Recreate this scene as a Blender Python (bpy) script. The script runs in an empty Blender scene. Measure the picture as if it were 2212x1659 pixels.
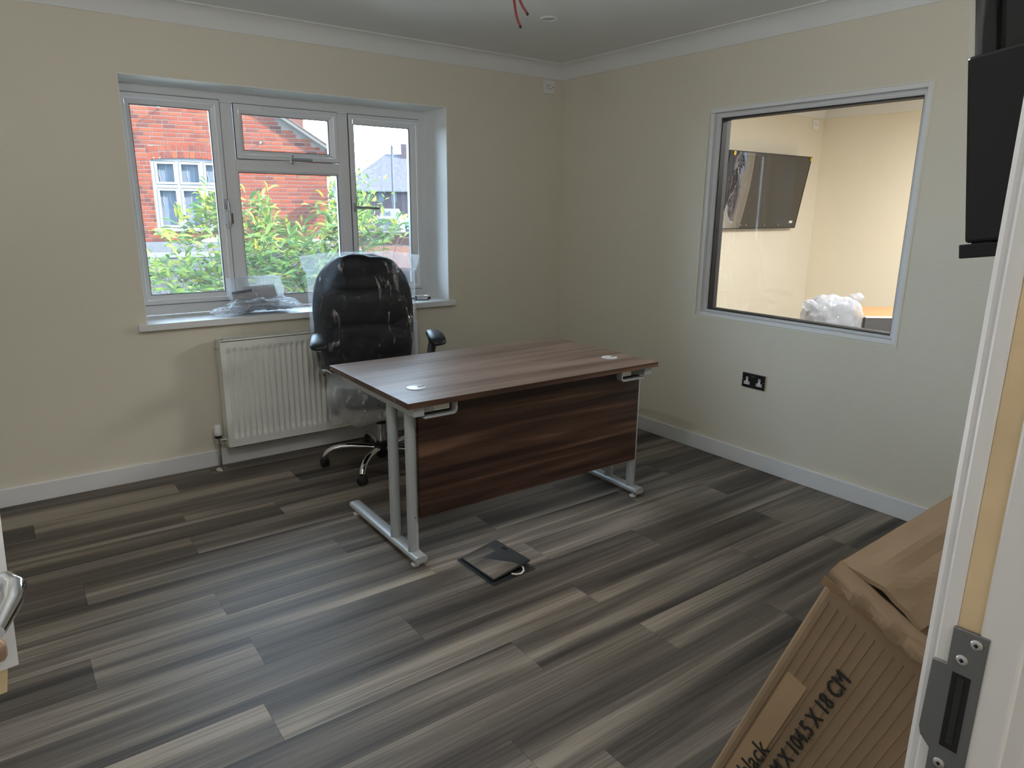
import bpy, bmesh, math, random
from math import sin, cos, pi, radians
from mathutils import Vector, Matrix, noise
rnd = random.Random(7)
S = bpy.context.scene
COL = S.collection
# ---------------------------------------------------------------- camera
CR = Vector((0.80577481, -0.59215048, 0.00920617)); CU = Vector((0.13892204, 0.20410529, 0.96904164)); CF = Vector((0.5756975, 0.77955041, -0.24672566))
CAM = Vector((-3.4364, -4.0769, 1.4727)); FPX = 1499.59
cd = bpy.data.cameras.new('camera'); cam = bpy.data.objects.new('camera', cd); COL.objects.link(cam)
cd.sensor_fit = 'HORIZONTAL'; cd.sensor_width = 36; cd.lens = FPX / 2212 * 36; cd.clip_start = .02; cd.clip_end = 400
cam.matrix_world = Matrix(((CR.x, CU.x, -CF.x, CAM.x), (CR.y, CU.y, -CF.y, CAM.y), (CR.z, CU.z, -CF.z, CAM.z), (0, 0, 0, 1)))
S.camera = cam
def at(px, py, d):                                   # the point at depth d behind a pixel: used for far things only
    return CAM + (CF + CR * ((px - 1106) / FPX) - CU * ((py - 829.5) / FPX)) * d
# ---------------------------------------------------------------- light
S.view_settings.view_transform = 'Standard'; S.view_settings.look = 'None'; S.view_settings.exposure = 0; S.view_settings.gamma = 1
S.view_settings.use_curve_mapping = False
SKY = 18.0
w = bpy.data.worlds.new('sky'); S.world = w; w.use_nodes = True
bg = w.node_tree.nodes['Background']; bg.inputs[0].default_value = (.57, .79, 1.0, 1); bg.inputs[1].default_value = SKY
def light(name, kind, loc, energy, color=(1, 1, 1), size=.5, size_y=None, direction=None):
    d = bpy.data.lights.new(name, kind); o = bpy.data.objects.new(name, d); COL.objects.link(o)
    d.energy = energy; d.color = color; o.location = loc
    if kind == 'AREA':
        d.shape = 'RECTANGLE' if size_y else 'DISK'; d.size = size
        if size_y: d.size_y = size_y
    if direction: o.rotation_euler = Vector(direction).to_track_quat('-Z', 'Y').to_euler()
    return o
sun = light('sun', 'SUN', (5, -8, 9), 46, (1, .93, .82), direction=(-1.247, 1.302, -1.1)); sun.data.angle = .01
light('hall_fill', 'AREA', (-3.2, -4.9, 2.41), 16, (1, .95, .88), .9, .5, direction=(0, 0, -1))  # unseen fill added in the hall to brighten the doorway
for n_, p_, e_ in (('room_fill', (-2.85, -2.75, 2.15), 26),):
    lamp = light(n_, 'POINT', p_, e_, (.96, .985, 1)); lamp.data.shadow_soft_size = .05  # unseen point fill, added to lift the whole room
light('upward_fill', 'AREA', (-1.45, -3.45, 1.1), 6, (.96, .985, 1), .3, direction=(-.10, .08, 1)); light('upward_fill', 'AREA', (-3.64, -2.72, 1.0), 11, (.96, .985, 1), .3, direction=(.12, .0, 1))  # two unseen upward fills, added to even out ceiling and walls
light('next_room_fill', 'AREA', (1.6, -2.6, 2.41), 165, (1, .98, .93), 1.2, 1.2, direction=(0, 0, -1))  # unseen fill added overhead to brighten the room next door
S.cycles.use_denoising = True; S.cycles.max_bounces = 10; S.cycles.diffuse_bounces = 6; S.cycles.transparent_max_bounces = 24; S.cycles.glossy_bounces = 4
S.cycles.sample_clamp_indirect = 6; S.cycles.caustics_reflective = False; S.cycles.caustics_refractive = False
# ---------------------------------------------------------------- materials
MATS = {}
def newmat(name):
    m = bpy.data.materials.new(name); m.use_nodes = True; nt = m.node_tree
    return m, nt, nt.nodes, nt.links, nt.nodes['Principled BSDF']
def mat(name, col, rough=.5, metal=0, bump=0, bscale=40, var=0, vscale=6, spec=.5, trans=0, vary_object=0):
    if name in MATS: return MATS[name]
    m, nt, N, L, p = newmat(name)
    p.inputs['Base Color'].default_value = (*col, 1); p.inputs['Roughness'].default_value = rough; p.inputs['Metallic'].default_value = metal
    p.inputs['Specular IOR Level'].default_value = spec
    tc = N.new('ShaderNodeTexCoord')
    if var or vary_object:
        nz = N.new('ShaderNodeTexNoise'); nz.inputs['Scale'].default_value = vscale; nz.inputs['Detail'].default_value = 5
        L.new(tc.outputs['Object'], nz.inputs['Vector'])
        mr = N.new('ShaderNodeMapRange'); mr.inputs[3].default_value = 1 - var; mr.inputs[4].default_value = 1 + var
        mr.inputs[1].default_value = .25; mr.inputs[2].default_value = .75
        L.new(nz.outputs['Fac'], mr.inputs[0])
        fac = mr.outputs[0]
        if vary_object:
            oi = N.new('ShaderNodeObjectInfo'); m2 = N.new('ShaderNodeMapRange'); m2.inputs[3].default_value = 1 - vary_object; m2.inputs[4].default_value = 1 + vary_object
            L.new(oi.outputs['Random'], m2.inputs[0]); mm = N.new('ShaderNodeMath'); mm.operation = 'MULTIPLY'
            L.new(fac, mm.inputs[0]); L.new(m2.outputs[0], mm.inputs[1]); fac = mm.outputs[0]
        vm = N.new('ShaderNodeVectorMath'); vm.operation = 'SCALE'; vm.inputs[0].default_value = col; L.new(fac, vm.inputs['Scale'])
        L.new(vm.outputs[0], p.inputs['Base Color'])
    if bump:
        nb = N.new('ShaderNodeTexNoise'); nb.inputs['Scale'].default_value = bscale; nb.inputs['Detail'].default_value = 4
        L.new(tc.outputs['Object'], nb.inputs['Vector']); b = N.new('ShaderNodeBump'); b.inputs['Strength'].default_value = bump; b.inputs['Distance'].default_value = .01
        L.new(nb.outputs['Fac'], b.inputs['Height']); L.new(b.outputs[0], p.inputs['Normal'])
    MATS[name] = m; return m
def wood(name, stops, stretch=(.6, 11, 11), rough=.35, randomize=True, grain=.25, spec=.5, fine=(3, 130, 60), knots=0):
    m, nt, N, L, p = newmat(name)
    tc = N.new('ShaderNodeTexCoord'); vec = tc.outputs['Object']
    if randomize:
        oi = N.new('ShaderNodeObjectInfo'); k = N.new('ShaderNodeVectorMath'); k.operation = 'SCALE'; k.inputs[0].default_value = (37, 91, 53); L.new(oi.outputs['Random'], k.inputs['Scale'])
        ad = N.new('ShaderNodeVectorMath'); L.new(vec, ad.inputs[0]); L.new(k.outputs[0], ad.inputs[1]); vec = ad.outputs[0]
    def nz(scale, det, dist=0):
        mp = N.new('ShaderNodeMapping'); mp.inputs['Scale'].default_value = scale; L.new(vec, mp.inputs['Vector'])
        n = N.new('ShaderNodeTexNoise'); n.inputs['Scale'].default_value = 1; n.inputs['Detail'].default_value = det; n.inputs['Distortion'].default_value = dist
        L.new(mp.outputs[0], n.inputs['Vector']); return n.outputs['Fac']
    a = nz(stretch, 3, .6); b = nz(fine, 5, .3)
    mx = N.new('ShaderNodeMath'); mx.operation = 'MULTIPLY_ADD'; L.new(b, mx.inputs[0]); mx.inputs[1].default_value = grain
    sb = N.new('ShaderNodeMath'); sb.operation = 'SUBTRACT'; L.new(a, sb.inputs[0]); sb.inputs[1].default_value = grain / 2; L.new(sb.outputs[0], mx.inputs[2])
    r = N.new('ShaderNodeValToRGB'); el = r.color_ramp.elements
    el[0].position, el[0].color = stops[0][0], (*stops[0][1], 1); el[1].position, el[1].color = stops[-1][0], (*stops[-1][1], 1)
    for s in stops[1:-1]: e = el.new(s[0]); e.color = (*s[1], 1)
    L.new(mx.outputs[0], r.inputs[0]); L.new(r.outputs[0], p.inputs['Base Color'])
    rr = N.new('ShaderNodeMapRange'); rr.inputs[3].default_value = rough - .08; rr.inputs[4].default_value = rough + .12; L.new(b, rr.inputs[0]); L.new(rr.outputs[0], p.inputs['Roughness'])
    bp = N.new('ShaderNodeBump'); bp.inputs['Strength'].default_value = .12; bp.inputs['Distance'].default_value = .002; L.new(b, bp.inputs['Height']); L.new(bp.outputs[0], p.inputs['Normal'])
    p.inputs['Specular IOR Level'].default_value = spec
    MATS[name] = m; return m
def glass(name, haze=.0, tint=(1, 1, 1)):
    m, nt, N, L, p = newmat(name); N.remove(p); out = N['Material Output']
    t = N.new('ShaderNodeBsdfTransparent'); t.inputs[0].default_value = (*tint, 1); g = N.new('ShaderNodeBsdfGlossy'); g.inputs['Roughness'].default_value = .01
    f = N.new('ShaderNodeFresnel'); f.inputs[0].default_value = 1.45; mx = N.new('ShaderNodeMixShader'); L.new(f.outputs[0], mx.inputs[0]); L.new(t.outputs[0], mx.inputs[1]); L.new(g.outputs[0], mx.inputs[2])
    o = mx.outputs[0]
    if haze:
        tl = N.new('ShaderNodeBsdfTranslucent'); tl.inputs[0].default_value = (.95, .97, 1, 1); m2 = N.new('ShaderNodeMixShader'); m2.inputs[0].default_value = haze
        L.new(o, m2.inputs[1]); L.new(tl.outputs[0], m2.inputs[2]); o = m2.outputs[0]
    L.new(o, out.inputs[0]); MATS[name] = m; return m
def film(name, gloss=.03, milk=.25, rough=.08, bump=.5, bscale=18, streak=.3, diffuse=.0, tint=(.93, .96, 1), stretch=(1, 1, .45)):
    m, nt, N, L, p = newmat(name); N.remove(p); out = N['Material Output']
    t = N.new('ShaderNodeBsdfTransparent'); t.inputs[0].default_value = (.97, .97, .98, 1); g = N.new('ShaderNodeBsdfGlossy'); g.inputs['Roughness'].default_value = rough
    d = N.new('ShaderNodeBsdfTranslucent'); d.inputs[0].default_value = (*tint, 1); d2 = N.new('ShaderNodeBsdfDiffuse'); d2.inputs[0].default_value = (*tint, 1)
    tc = N.new('ShaderNodeTexCoord'); mp = N.new('ShaderNodeMapping'); mp.inputs['Scale'].default_value = stretch; L.new(tc.outputs['Object'], mp.inputs[0])
    def nz(sc, dist):
        n = N.new('ShaderNodeTexNoise'); n.inputs['Scale'].default_value = sc; n.inputs['Detail'].default_value = 4; n.inputs['Distortion'].default_value = dist; L.new(mp.outputs[0], n.inputs['Vector']); return n.outputs['Fac']
    b = N.new('ShaderNodeBump'); b.inputs['Strength'].default_value = bump; b.inputs['Distance'].default_value = .02; L.new(nz(bscale, 1.5), b.inputs['Height']); L.new(b.outputs[0], g.inputs['Normal'])
    r = N.new('ShaderNodeMapRange'); r.interpolation_type = 'SMOOTHSTEP'; r.inputs[1].default_value = .58; r.inputs[2].default_value = .68; r.inputs[3].default_value = gloss; r.inputs[4].default_value = gloss + streak; L.new(nz(bscale * .6, 2.2), r.inputs[0])
    a = N.new('ShaderNodeMixShader'); a.inputs[0].default_value = diffuse; L.new(d.outputs[0], a.inputs[1]); L.new(d2.outputs[0], a.inputs[2])
    lw = N.new('ShaderNodeLayerWeight'); lw.inputs[0].default_value = .35
    mm = N.new('ShaderNodeMath'); mm.operation = 'MULTIPLY_ADD'; L.new(lw.outputs['Facing'], mm.inputs[0]); mm.inputs[1].default_value = milk * .8; mm.inputs[2].default_value = milk * .7
    b1 = N.new('ShaderNodeMixShader'); L.new(mm.outputs[0], b1.inputs[0]); L.new(t.outputs[0], b1.inputs[1]); L.new(a.outputs[0], b1.inputs[2])
    c = N.new('ShaderNodeMixShader'); L.new(r.outputs[0], c.inputs[0]); L.new(b1.outputs[0], c.inputs[1]); L.new(g.outputs[0], c.inputs[2])
    L.new(c.outputs[0], out.inputs[0]); MATS[name] = m; return m
WALL = mat('cream wall paint', (.69, .645, .545), .7, bump=.12, bscale=160)
CEIL = mat('white ceiling paint', (.72, .73, .72), .8, bump=.06, bscale=120)
TRIM = mat('white gloss trim', (.74, .74, .75), .35)
UPVC = mat('white plastic frame', (.74, .75, .77), .3)
REVEAL = mat('white reveal paint', (.86, .87, .86), .6)
GASKET = mat('black rubber gasket', (.012, .012, .013), .6)
SHADOWGAP = mat('grey rubber seal', (.10, .10, .11), .7)
WGLASS = glass('hazy window glass', .009)
IGLASS = glass('clear glass')
PLANK = wood('grey wood floor plank', [(.29, (.038, .033, .030)), (.42, (.088, .075, .065)), (.54, (.150, .128, .108)), (.68, (.30, .257, .212))], stretch=(.42, 8, 8), rough=.50, grain=.34, spec=.25, fine=(2.4, 120, 60))
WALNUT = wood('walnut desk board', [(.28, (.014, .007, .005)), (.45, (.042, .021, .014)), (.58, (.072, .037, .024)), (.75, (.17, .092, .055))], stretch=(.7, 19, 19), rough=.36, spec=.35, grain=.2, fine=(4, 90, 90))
WALNUTSHEEN = wood('walnut with painted sheen', [(.28, (.095, .060, .046)), (.45, (.155, .102, .080)), (.58, (.195, .132, .105)), (.75, (.27, .19, .15))], stretch=(.9, 12, 12), rough=.36, spec=.3, grain=.16, fine=(4, 90, 90))  # lighter copy of the walnut: the top's reflective haze is put into its colour
SILVER = mat('silver powder coat', (.42, .44, .45), .42, .25)
WHITERAD = mat('white radiator enamel', (.74, .74, .70), .35)
CHROME = mat('chrome', (.75, .75, .76), .08, 1)
STEEL = mat('brushed steel', (.42, .43, .44), .32, 1)
GREYSTEEL = mat('grey strike plate steel', (.20, .205, .21), .45, .8)
BLACKP = mat('black plastic', (.012, .012, .013), .38)
LEATHER = mat('black bonded leather', (.006, .006, .008), .5, bump=.25, bscale=90, spec=.2)
WHITEP = mat('white plastic', (.75, .75, .74), .35)
DARKHOLE = mat('dark recess', (.006, .006, .007), .8)
FILM = film('clear plastic wrap', .010, .17, .07, 1.0, 17, .20, stretch=(1, 1, .22))
MILK = film('milky plastic wrap', .04, .45, .12, 1.0, 16, .28, .45, stretch=(1, 1, .5))
BAGF = film('crinkled clear bag', .07, .26, .1, 1.0, 26, .4, .25, stretch=(1, 1, 1))
CARD = mat('brown cardboard', (.25, .172, .105), .75, bump=.1, bscale=60, var=.12, vscale=5)
CARDIN = mat('dark cardboard edge', (.20, .125, .07), .85, bump=.3, bscale=90, var=.2, vscale=20)
INK = mat('black print', (.015, .014, .013), .7)
PINE = mat('bare pine', (.68, .52, .32), .65, var=.15, vscale=14)
TVBLACK = mat('black television casing', (.005, .005, .006), .2, spec=.3)
# ---------------------------------------------------------------- mesh helpers
def bm_(): return bmesh.new()
def box(bm, x0, x1, y0, y1, z0, z1, M=None):
    v = [bm.verts.new((x, y, z)) for x in (x0, x1) for y in (y0, y1) for z in (z0, z1)]
    for f in ((0, 1, 3, 2), (4, 6, 7, 5), (0, 4, 5, 1), (2, 3, 7, 6), (0, 2, 6, 4), (1, 5, 7, 3)): bm.faces.new([v[i] for i in f])
    if M is not None: bmesh.ops.transform(bm, matrix=M, verts=v)
    return v
def hexa(bm, p):                                      # eight corners, bottom four then top four
    v = [bm.verts.new(q) for q in p]
    for f in ((3, 2, 1, 0), (4, 5, 6, 7), (0, 1, 5, 4), (1, 2, 6, 5), (2, 3, 7, 6), (3, 0, 4, 7)): bm.faces.new([v[i] for i in f])
    return v
def prism(bm, poly, axis, a, b):                      # polygon swept along an axis; poly gives the other two coordinates in order
    def P(q, t):
        q = list(q); q.insert(axis, t); return q
    A = [bm.verts.new(P(q, a)) for q in poly]; B = [bm.verts.new(P(q, b)) for q in poly]
    n = len(poly); bm.faces.new(A[::-1]); bm.faces.new(B)
    for i in range(n): bm.faces.new((A[i], A[(i + 1) % n], B[(i + 1) % n], B[i]))
    return A + B
def tube(bm, pts, r, n=12, sx=1, cap=True, up=Vector((0, 0, 1))):
    pts = [Vector(p) for p in pts]; rings = []
    for i, p in enumerate(pts):
        t = (pts[min(i + 1, len(pts) - 1)] - pts[max(i - 1, 0)]).normalized()
        u = up if abs(t.dot(up)) < .98 else Vector((0, 1, 0))
        a = t.cross(u).normalized(); b = a.cross(t)
        rr = r[i] if isinstance(r, (list, tuple)) else r
        rings.append([bm.verts.new(p + a * (cos(2 * pi * k / n) * rr * sx) + b * (sin(2 * pi * k / n) * rr)) for k in range(n)])
    for A, B in zip(rings, rings[1:]):
        for k in range(n): bm.faces.new((A[k], A[(k + 1) % n], B[(k + 1) % n], B[k]))
    if cap: bm.faces.new(rings[0][::-1]); bm.faces.new(rings[-1])
def lathe(bm, prof, c=(0, 0, 0), n=24, axis=2):
    c = Vector(c); rings = []
    for r, h in prof:
        ring = []
        for k in range(n):
            q = [cos(2 * pi * k / n) * r, sin(2 * pi * k / n) * r]; q.insert(axis, h); ring.append(bm.verts.new(c + Vector(q)))
        rings.append(ring)
    for A, B in zip(rings, rings[1:]):
        for k in range(n): bm.faces.new((A[k], A[(k + 1) % n], B[(k + 1) % n], B[k]))
    bm.faces.new(rings[0][::-1]); bm.faces.new(rings[-1])
def superell(bm, c, a, e=(.5, .5), nu=24, nv=14, nz=0, nsc=6, seed=0):
    def sp(v, p): return math.copysign(abs(v) ** p, v)
    rings = []
    for i in range(nv + 1):
        ph = -pi / 2 + pi * i / nv; ring = []
        for k in range(nu):
            th = 2 * pi * k / nu
            q = Vector((a[0] * sp(cos(ph), e[0]) * sp(cos(th), e[1]), a[1] * sp(cos(ph), e[0]) * sp(sin(th), e[1]), a[2] * sp(sin(ph), e[0])))
            q = q + Vector(c)
            if nz: q += Vector((q - Vector(c))).normalized() * nz * (noise.noise(q * nsc + Vector((seed, 0, 0))) + .5 * noise.noise(q * nsc * 2.3 + Vector((0, seed, 0))))
            ring.append(bm.verts.new(q))
        rings.append(ring)
    for A, B in zip(rings, rings[1:]):
        for k in range(nu): bm.faces.new((A[k], A[(k + 1) % nu], B[(k + 1) % nu], B[k]))
    bmesh.ops.remove_doubles(bm, verts=bm.verts, dist=1e-5)
def loft(bm, rows, cap=True):
    R = [[bm.verts.new(p) for p in r] for r in rows]; n = len(R[0])
    for A, B in zip(R, R[1:]):
        for k in range(n): bm.faces.new((A[k], A[(k + 1) % n], B[(k + 1) % n], B[k]))
    if cap: bm.faces.new(R[0][::-1]); bm.faces.new(R[-1])
def grid(bm, f, nu, nv):
    V = [[bm.verts.new(f(i / nu, j / nv)) for j in range(nv + 1)] for i in range(nu + 1)]
    for i in range(nu):
        for j in range(nv): bm.faces.new((V[i][j], V[i + 1][j], V[i + 1][j + 1], V[i][j + 1]))
def obj(name, bm, m, parent=None, smooth=False, bev=0, local=False, seg=2):
    me = bpy.data.meshes.new(name)
    bmesh.ops.recalc_face_normals(bm, faces=bm.faces)
    if parent is not None and not local:              # built in room coordinates: bring into the frame of its thing
        root = parent
        while root.parent: root = root.parent
        bmesh.ops.transform(bm, matrix=root.matrix_basis.inverted(), verts=bm.verts)
    bm.to_mesh(me); bm.free(); o = bpy.data.objects.new(name, me); COL.objects.link(o); me.materials.append(m)
    if smooth:
        for p in me.polygons: p.use_smooth = True
        if smooth != 'all': me.set_sharp_from_angle(angle=radians(40))
    if parent is not None: o.parent = parent
    if bev:
        b = o.modifiers.new('bevel', 'BEVEL'); b.width = bev; b.segments = seg; b.limit_method = 'ANGLE'; b.angle_limit = radians(50)
    return o
def tag(o, label, cat, group=None):
    o['label'] = label; o['category'] = cat
    if group: o['group'] = group
    return o
def thing(name, label, cat, loc=(0, 0, 0), rotz=0, group=None):
    o = bpy.data.objects.new(name, None); COL.objects.link(o); o.empty_display_size = .1
    o.location = loc; o.rotation_euler = (0, 0, rotz); o.matrix_basis = Matrix.Translation(loc) @ Matrix.Rotation(rotz, 4, 'Z')
    return tag(o, label, cat, group)
def struct(name, bm=None, m=None, label=None, **k):
    if bm is None:
        o = bpy.data.objects.new(name, None); COL.objects.link(o)
    else: o = obj(name, bm, m, **k)
    o['kind'] = 'structure'
    if label: o['label'] = label
    return o
def bx(name, m, parent, *b, bev=0, local=False, M=None):
    bm = bm_(); box(bm, *b, M=M); return obj(name, bm, m, parent, bev=bev, local=local)
def ring_y(bm, x0, x1, z0, z1, wd, y0, y1):           # picture-frame ring in the xz plane
    box(bm, x0, x1, y0, y1, z1 - wd, z1); box(bm, x0, x1, y0, y1, z0, z0 + wd); box(bm, x0, x0 + wd, y0, y1, z0 + wd, z1 - wd); box(bm, x1 - wd, x1, y0, y1, z0 + wd, z1 - wd)
def mring(bm, a0, a1, b0, b1, wd, n0, n1, axis, slope=0):     # mitred ring; axis = normal axis; slope recesses the inner edge
    def P(a, b, n):
        q = [a, b]; q.insert(axis, n); return q
    def four(i, n): return [bm.verts.new(P(*q, n)) for q in ((a0 + i, b0 + i), (a1 - i, b0 + i), (a1 - i, b1 - i), (a0 + i, b1 - i))]
    O0, O1, I0, I1 = four(0, n0), four(0, n1), four(wd, n0 + slope), four(wd, n1)
    for k in range(4):
        j = (k + 1) % 4
        for A, B in ((O0, O1), (O1, I1), (I1, I0), (I0, O0)): bm.faces.new((A[k], A[j], B[j], B[k]))
def text(s, size, m, parent, M, name='lettering', shear=0, sx=1, depth=.0004, bold=0):
    c = bpy.data.curves.new('t', 'FONT'); c.body = s; c.size = size; c.shear = shear; c.extrude = depth; c.resolution_u = 3; c.offset = bold
    t = bpy.data.objects.new('t', c); COL.objects.link(t); bpy.context.view_layer.update()
    me = bpy.data.meshes.new_from_object(t.evaluated_get(bpy.context.evaluated_depsgraph_get())); me.transform(Matrix.Diagonal((sx, 1, 1, 1)))
    bpy.data.objects.remove(t); bpy.data.curves.remove(c)
    o = bpy.data.objects.new(name, me); COL.objects.link(o); me.materials.clear(); me.materials.append(m)
    root = parent
    while root.parent: root = root.parent
    me.transform(root.matrix_basis.inverted() @ M); o.parent = parent; return o
# ================================================================ ROOM SHELL
CZ = 2.44; YF = -3.915; XL = -4.05; XR = 3.40; YS = -4.6
fl = bm_(); box(fl, XL, 3.5, -6, .3, -.12, -.005); floor = struct('floor', fl, mat('dark subfloor', (.02, .02, .02), .9))
ROW = .1855
ends = {-1: -3.462, 0: -2.87, 1: -2.457, 2: -2.898, 3: -3.333, 4: -2.37, 5: -2.925, 6: -3.365, 7: -2.90, 8: -2.405, 9: -2.963, 10: -2.167, 11: -1.718, 12: -2.44}
pm = {}
for k in range(-3, 19):
    y1 = -.51 - ROW * k; y0 = y1 - ROW; e = ends.get(k, rnd.uniform(-3, -1.8))
    x = e - 1.22 * math.ceil((e - XL) / 1.22)
    y1 = min(y1, 0)
    if y0 >= 0: continue
    while x < 0:
        a, b = max(x, XL), min(x + 1.22, 0)
        if b - a > .01:
            L_ = round(b - a, 3), round(y1 - y0, 3)
            if L_ not in pm:
                bm = bm_(); hx, hy, c = L_[0] / 2, L_[1] / 2, .0004
                hexa(bm, [(-hx + .0001, -hy + .0001, -.005), (hx - .0001, -hy + .0001, -.005), (hx - .0001, hy - .0001, -.005), (-hx + .0001, hy - .0001, -.005)] +
                         [(-hx + c, -hy + c, 0), (hx - c, -hy + c, 0), (hx - c, hy - c, 0), (-hx + c, hy - c, 0)])
                o = obj('floor_plank', bm, PLANK, floor); pm[L_] = o.data
            else:
                o = bpy.data.objects.new('floor_plank', pm[L_]); COL.objects.link(o); o.parent = floor
            o.location = ((a + b) / 2, (y0 + y1) / 2, 0)
        x += 1.22
bm = bm_(); box(bm, XL, 0, YF - .16, YF, -.12, .0); struct('floor_threshold', bm, mat('threshold board', (.08, .07, .06), .5))
bm = bm_(); box(bm, XL - .6, 0, -6, YF - .16, -.12, 0); struct('floor_hall', bm, mat('hall floor', (.12, .11, .10), .5))
bm = bm_(); box(bm, .1, XR, YS, 0, -.005, .0); struct('floor_next_room', bm, mat('pale floor', (.20, .18, .16), .5))
bm = bm_(); box(bm, XL - .7, 3.6, -6.2, .33, CZ, CZ + .12); struct('ceiling', bm, CEIL)
# window wall, with the window opening
WX0, WX1, WZ0, WZ1 = -2.833, -.968, .856, 2.091
bm = bm_(); TH = .34
box(bm, XL - .1, WX0, 0, TH, -1.2, CZ); box(bm, WX1, 3.6, 0, TH, -1.2, CZ); box(bm, WX0, WX1, 0, TH, -1.2, WZ0 - .035); box(bm, WX0, WX1, 0, TH, WZ1, CZ)
wb = struct('wall_back', bm, WALL)
bx('reveal', REVEAL, wb, WX1 - .003, WX1 + .001, .002, TH, WZ0, WZ1); bx('reveal', REVEAL, wb, WX0 - .001, WX0 + .003, .002, TH, WZ0, WZ1); bx('reveal', REVEAL, wb, WX0, WX1, .002, TH, WZ1 - .003, WZ1 + .001)
# right wall, with the internal window opening
IY0, IY1, IZ0, IZ1 = -2.533, -1.308, .834, 2.037
bm = bm_()
box(bm, 0, .13, YF - .13, IY0, -.1, CZ); box(bm, 0, .13, IY1, .001, -.1, CZ); box(bm, 0, .13, IY0, IY1, -.1, IZ0); box(bm, 0, .13, IY0, IY1, IZ1, CZ)
struct('wall_right', bm, WALL)
bm = bm_(); box(bm, XL - .1, XL, -6, 0, -.1, CZ); struct('wall_left', bm, WALL)
DX0, DX1, DZ = -3.76, -2.95, 2.03
bm = bm_(); box(bm, XL, DX0 - .03, YF - .13, YF, 0, CZ); box(bm, DX1 + .03, 0, YF - .13, YF, 0, CZ); box(bm, DX0 - .03, DX1 + .03, YF - .13, YF, DZ + .03, CZ)
struct('wall_front', bm, WALL)
# hall behind the camera and the room next door
bm = bm_(); box(bm, XL - .1, .1, -6.1, -6, 0, CZ); struct('wall_hall', bm, WALL)
bm = bm_(); box(bm, 0, .1, -6, YF - .13, 0, CZ); struct('wall_hall_end', bm, WALL)
EY0, EY1, EZ0, EZ1 = -3.3, -1.12, .85, 2.12
bm = bm_(); box(bm, XR, XR + .12, YS, EY0, -.1, CZ); box(bm, XR, XR + .12, EY1, 0, -.1, CZ); box(bm, XR, XR + .12, EY0, EY1, -.1, EZ0); box(bm, XR, XR + .12, EY0, EY1, EZ1, CZ)
struct('wall_next_room', bm, mat('pale cream wall paint', (.76, .70, .575), .7, bump=.1, bscale=160))
bm = bm_(); box(bm, .13, XR + .1, YS - .1, YS, -.1, CZ); struct('wall_south', bm, WALL)
w3 = struct('window_3')
for k in range(3):
    a = EY0 + (EY1 - EY0) * k / 3; b = EY0 + (EY1 - EY0) * (k + 1) / 3
    bm = bm_(); mring(bm, a, b, EZ0, EZ1, .055, XR + .05, XR + .11, 0); obj('frame', bm, UPVC, w3)
    bx('pane', IGLASS, w3, XR + .078, XR + .082, a + .05, b - .05, EZ0 + .05, EZ1 - .05)
# coving
def coving(name, horiz, c0, c1):
    prof = [(0, CZ), (0, CZ - .092), (.006, CZ - .092)]
    for i in range(9):
        t = i / 8 * pi / 2; prof.append((.084 - .078 * cos(t), CZ - .006 - .084 * (1 - sin(t)) ))
    prof += [(.088, CZ - .006), (.088, CZ)]
    bm = bm_()
    if horiz == 'x': prism(bm, [(-d, z) for d, z in prof], 0, c0, c1)
    else:
        A = [bm.verts.new((-d + (0 if True else 0), c0, z)) for d, z in prof]; B = [bm.verts.new((-d, c1, z)) for d, z in prof]; n = len(A)
        bm.faces.new(A); bm.faces.new(B[::-1])
        for i in range(n): bm.faces.new((A[i], B[i], B[(i + 1) % n], A[(i + 1) % n]))
    return struct(name, bm, CEIL, smooth=True)
coving('trim_1', 'x', XL, 0); coving('trim_2', 'y', YF, 0)
c3 = coving('trim_3', 'x', .1, XR); c4 = coving('trim_4', 'y', YS, 0); c4.location.x = XR
# baseboards
def skirt(name, b):
    bm = bm_(); box(bm, *b); return struct(name, bm, TRIM, bev=.004)
skirt('baseboard_back', (XL, -.0, -.018, 0, 0, .096)); skirt('baseboard_right', (-.018, 0, YF, -.018, 0, .096)); skirt('baseboard_front', (DX1 + .1, -.018, YF, YF + .018, 0, .096)); skirt('baseboard_left', (XL, XL + .018, YF, -.018, 0, .096))
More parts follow.
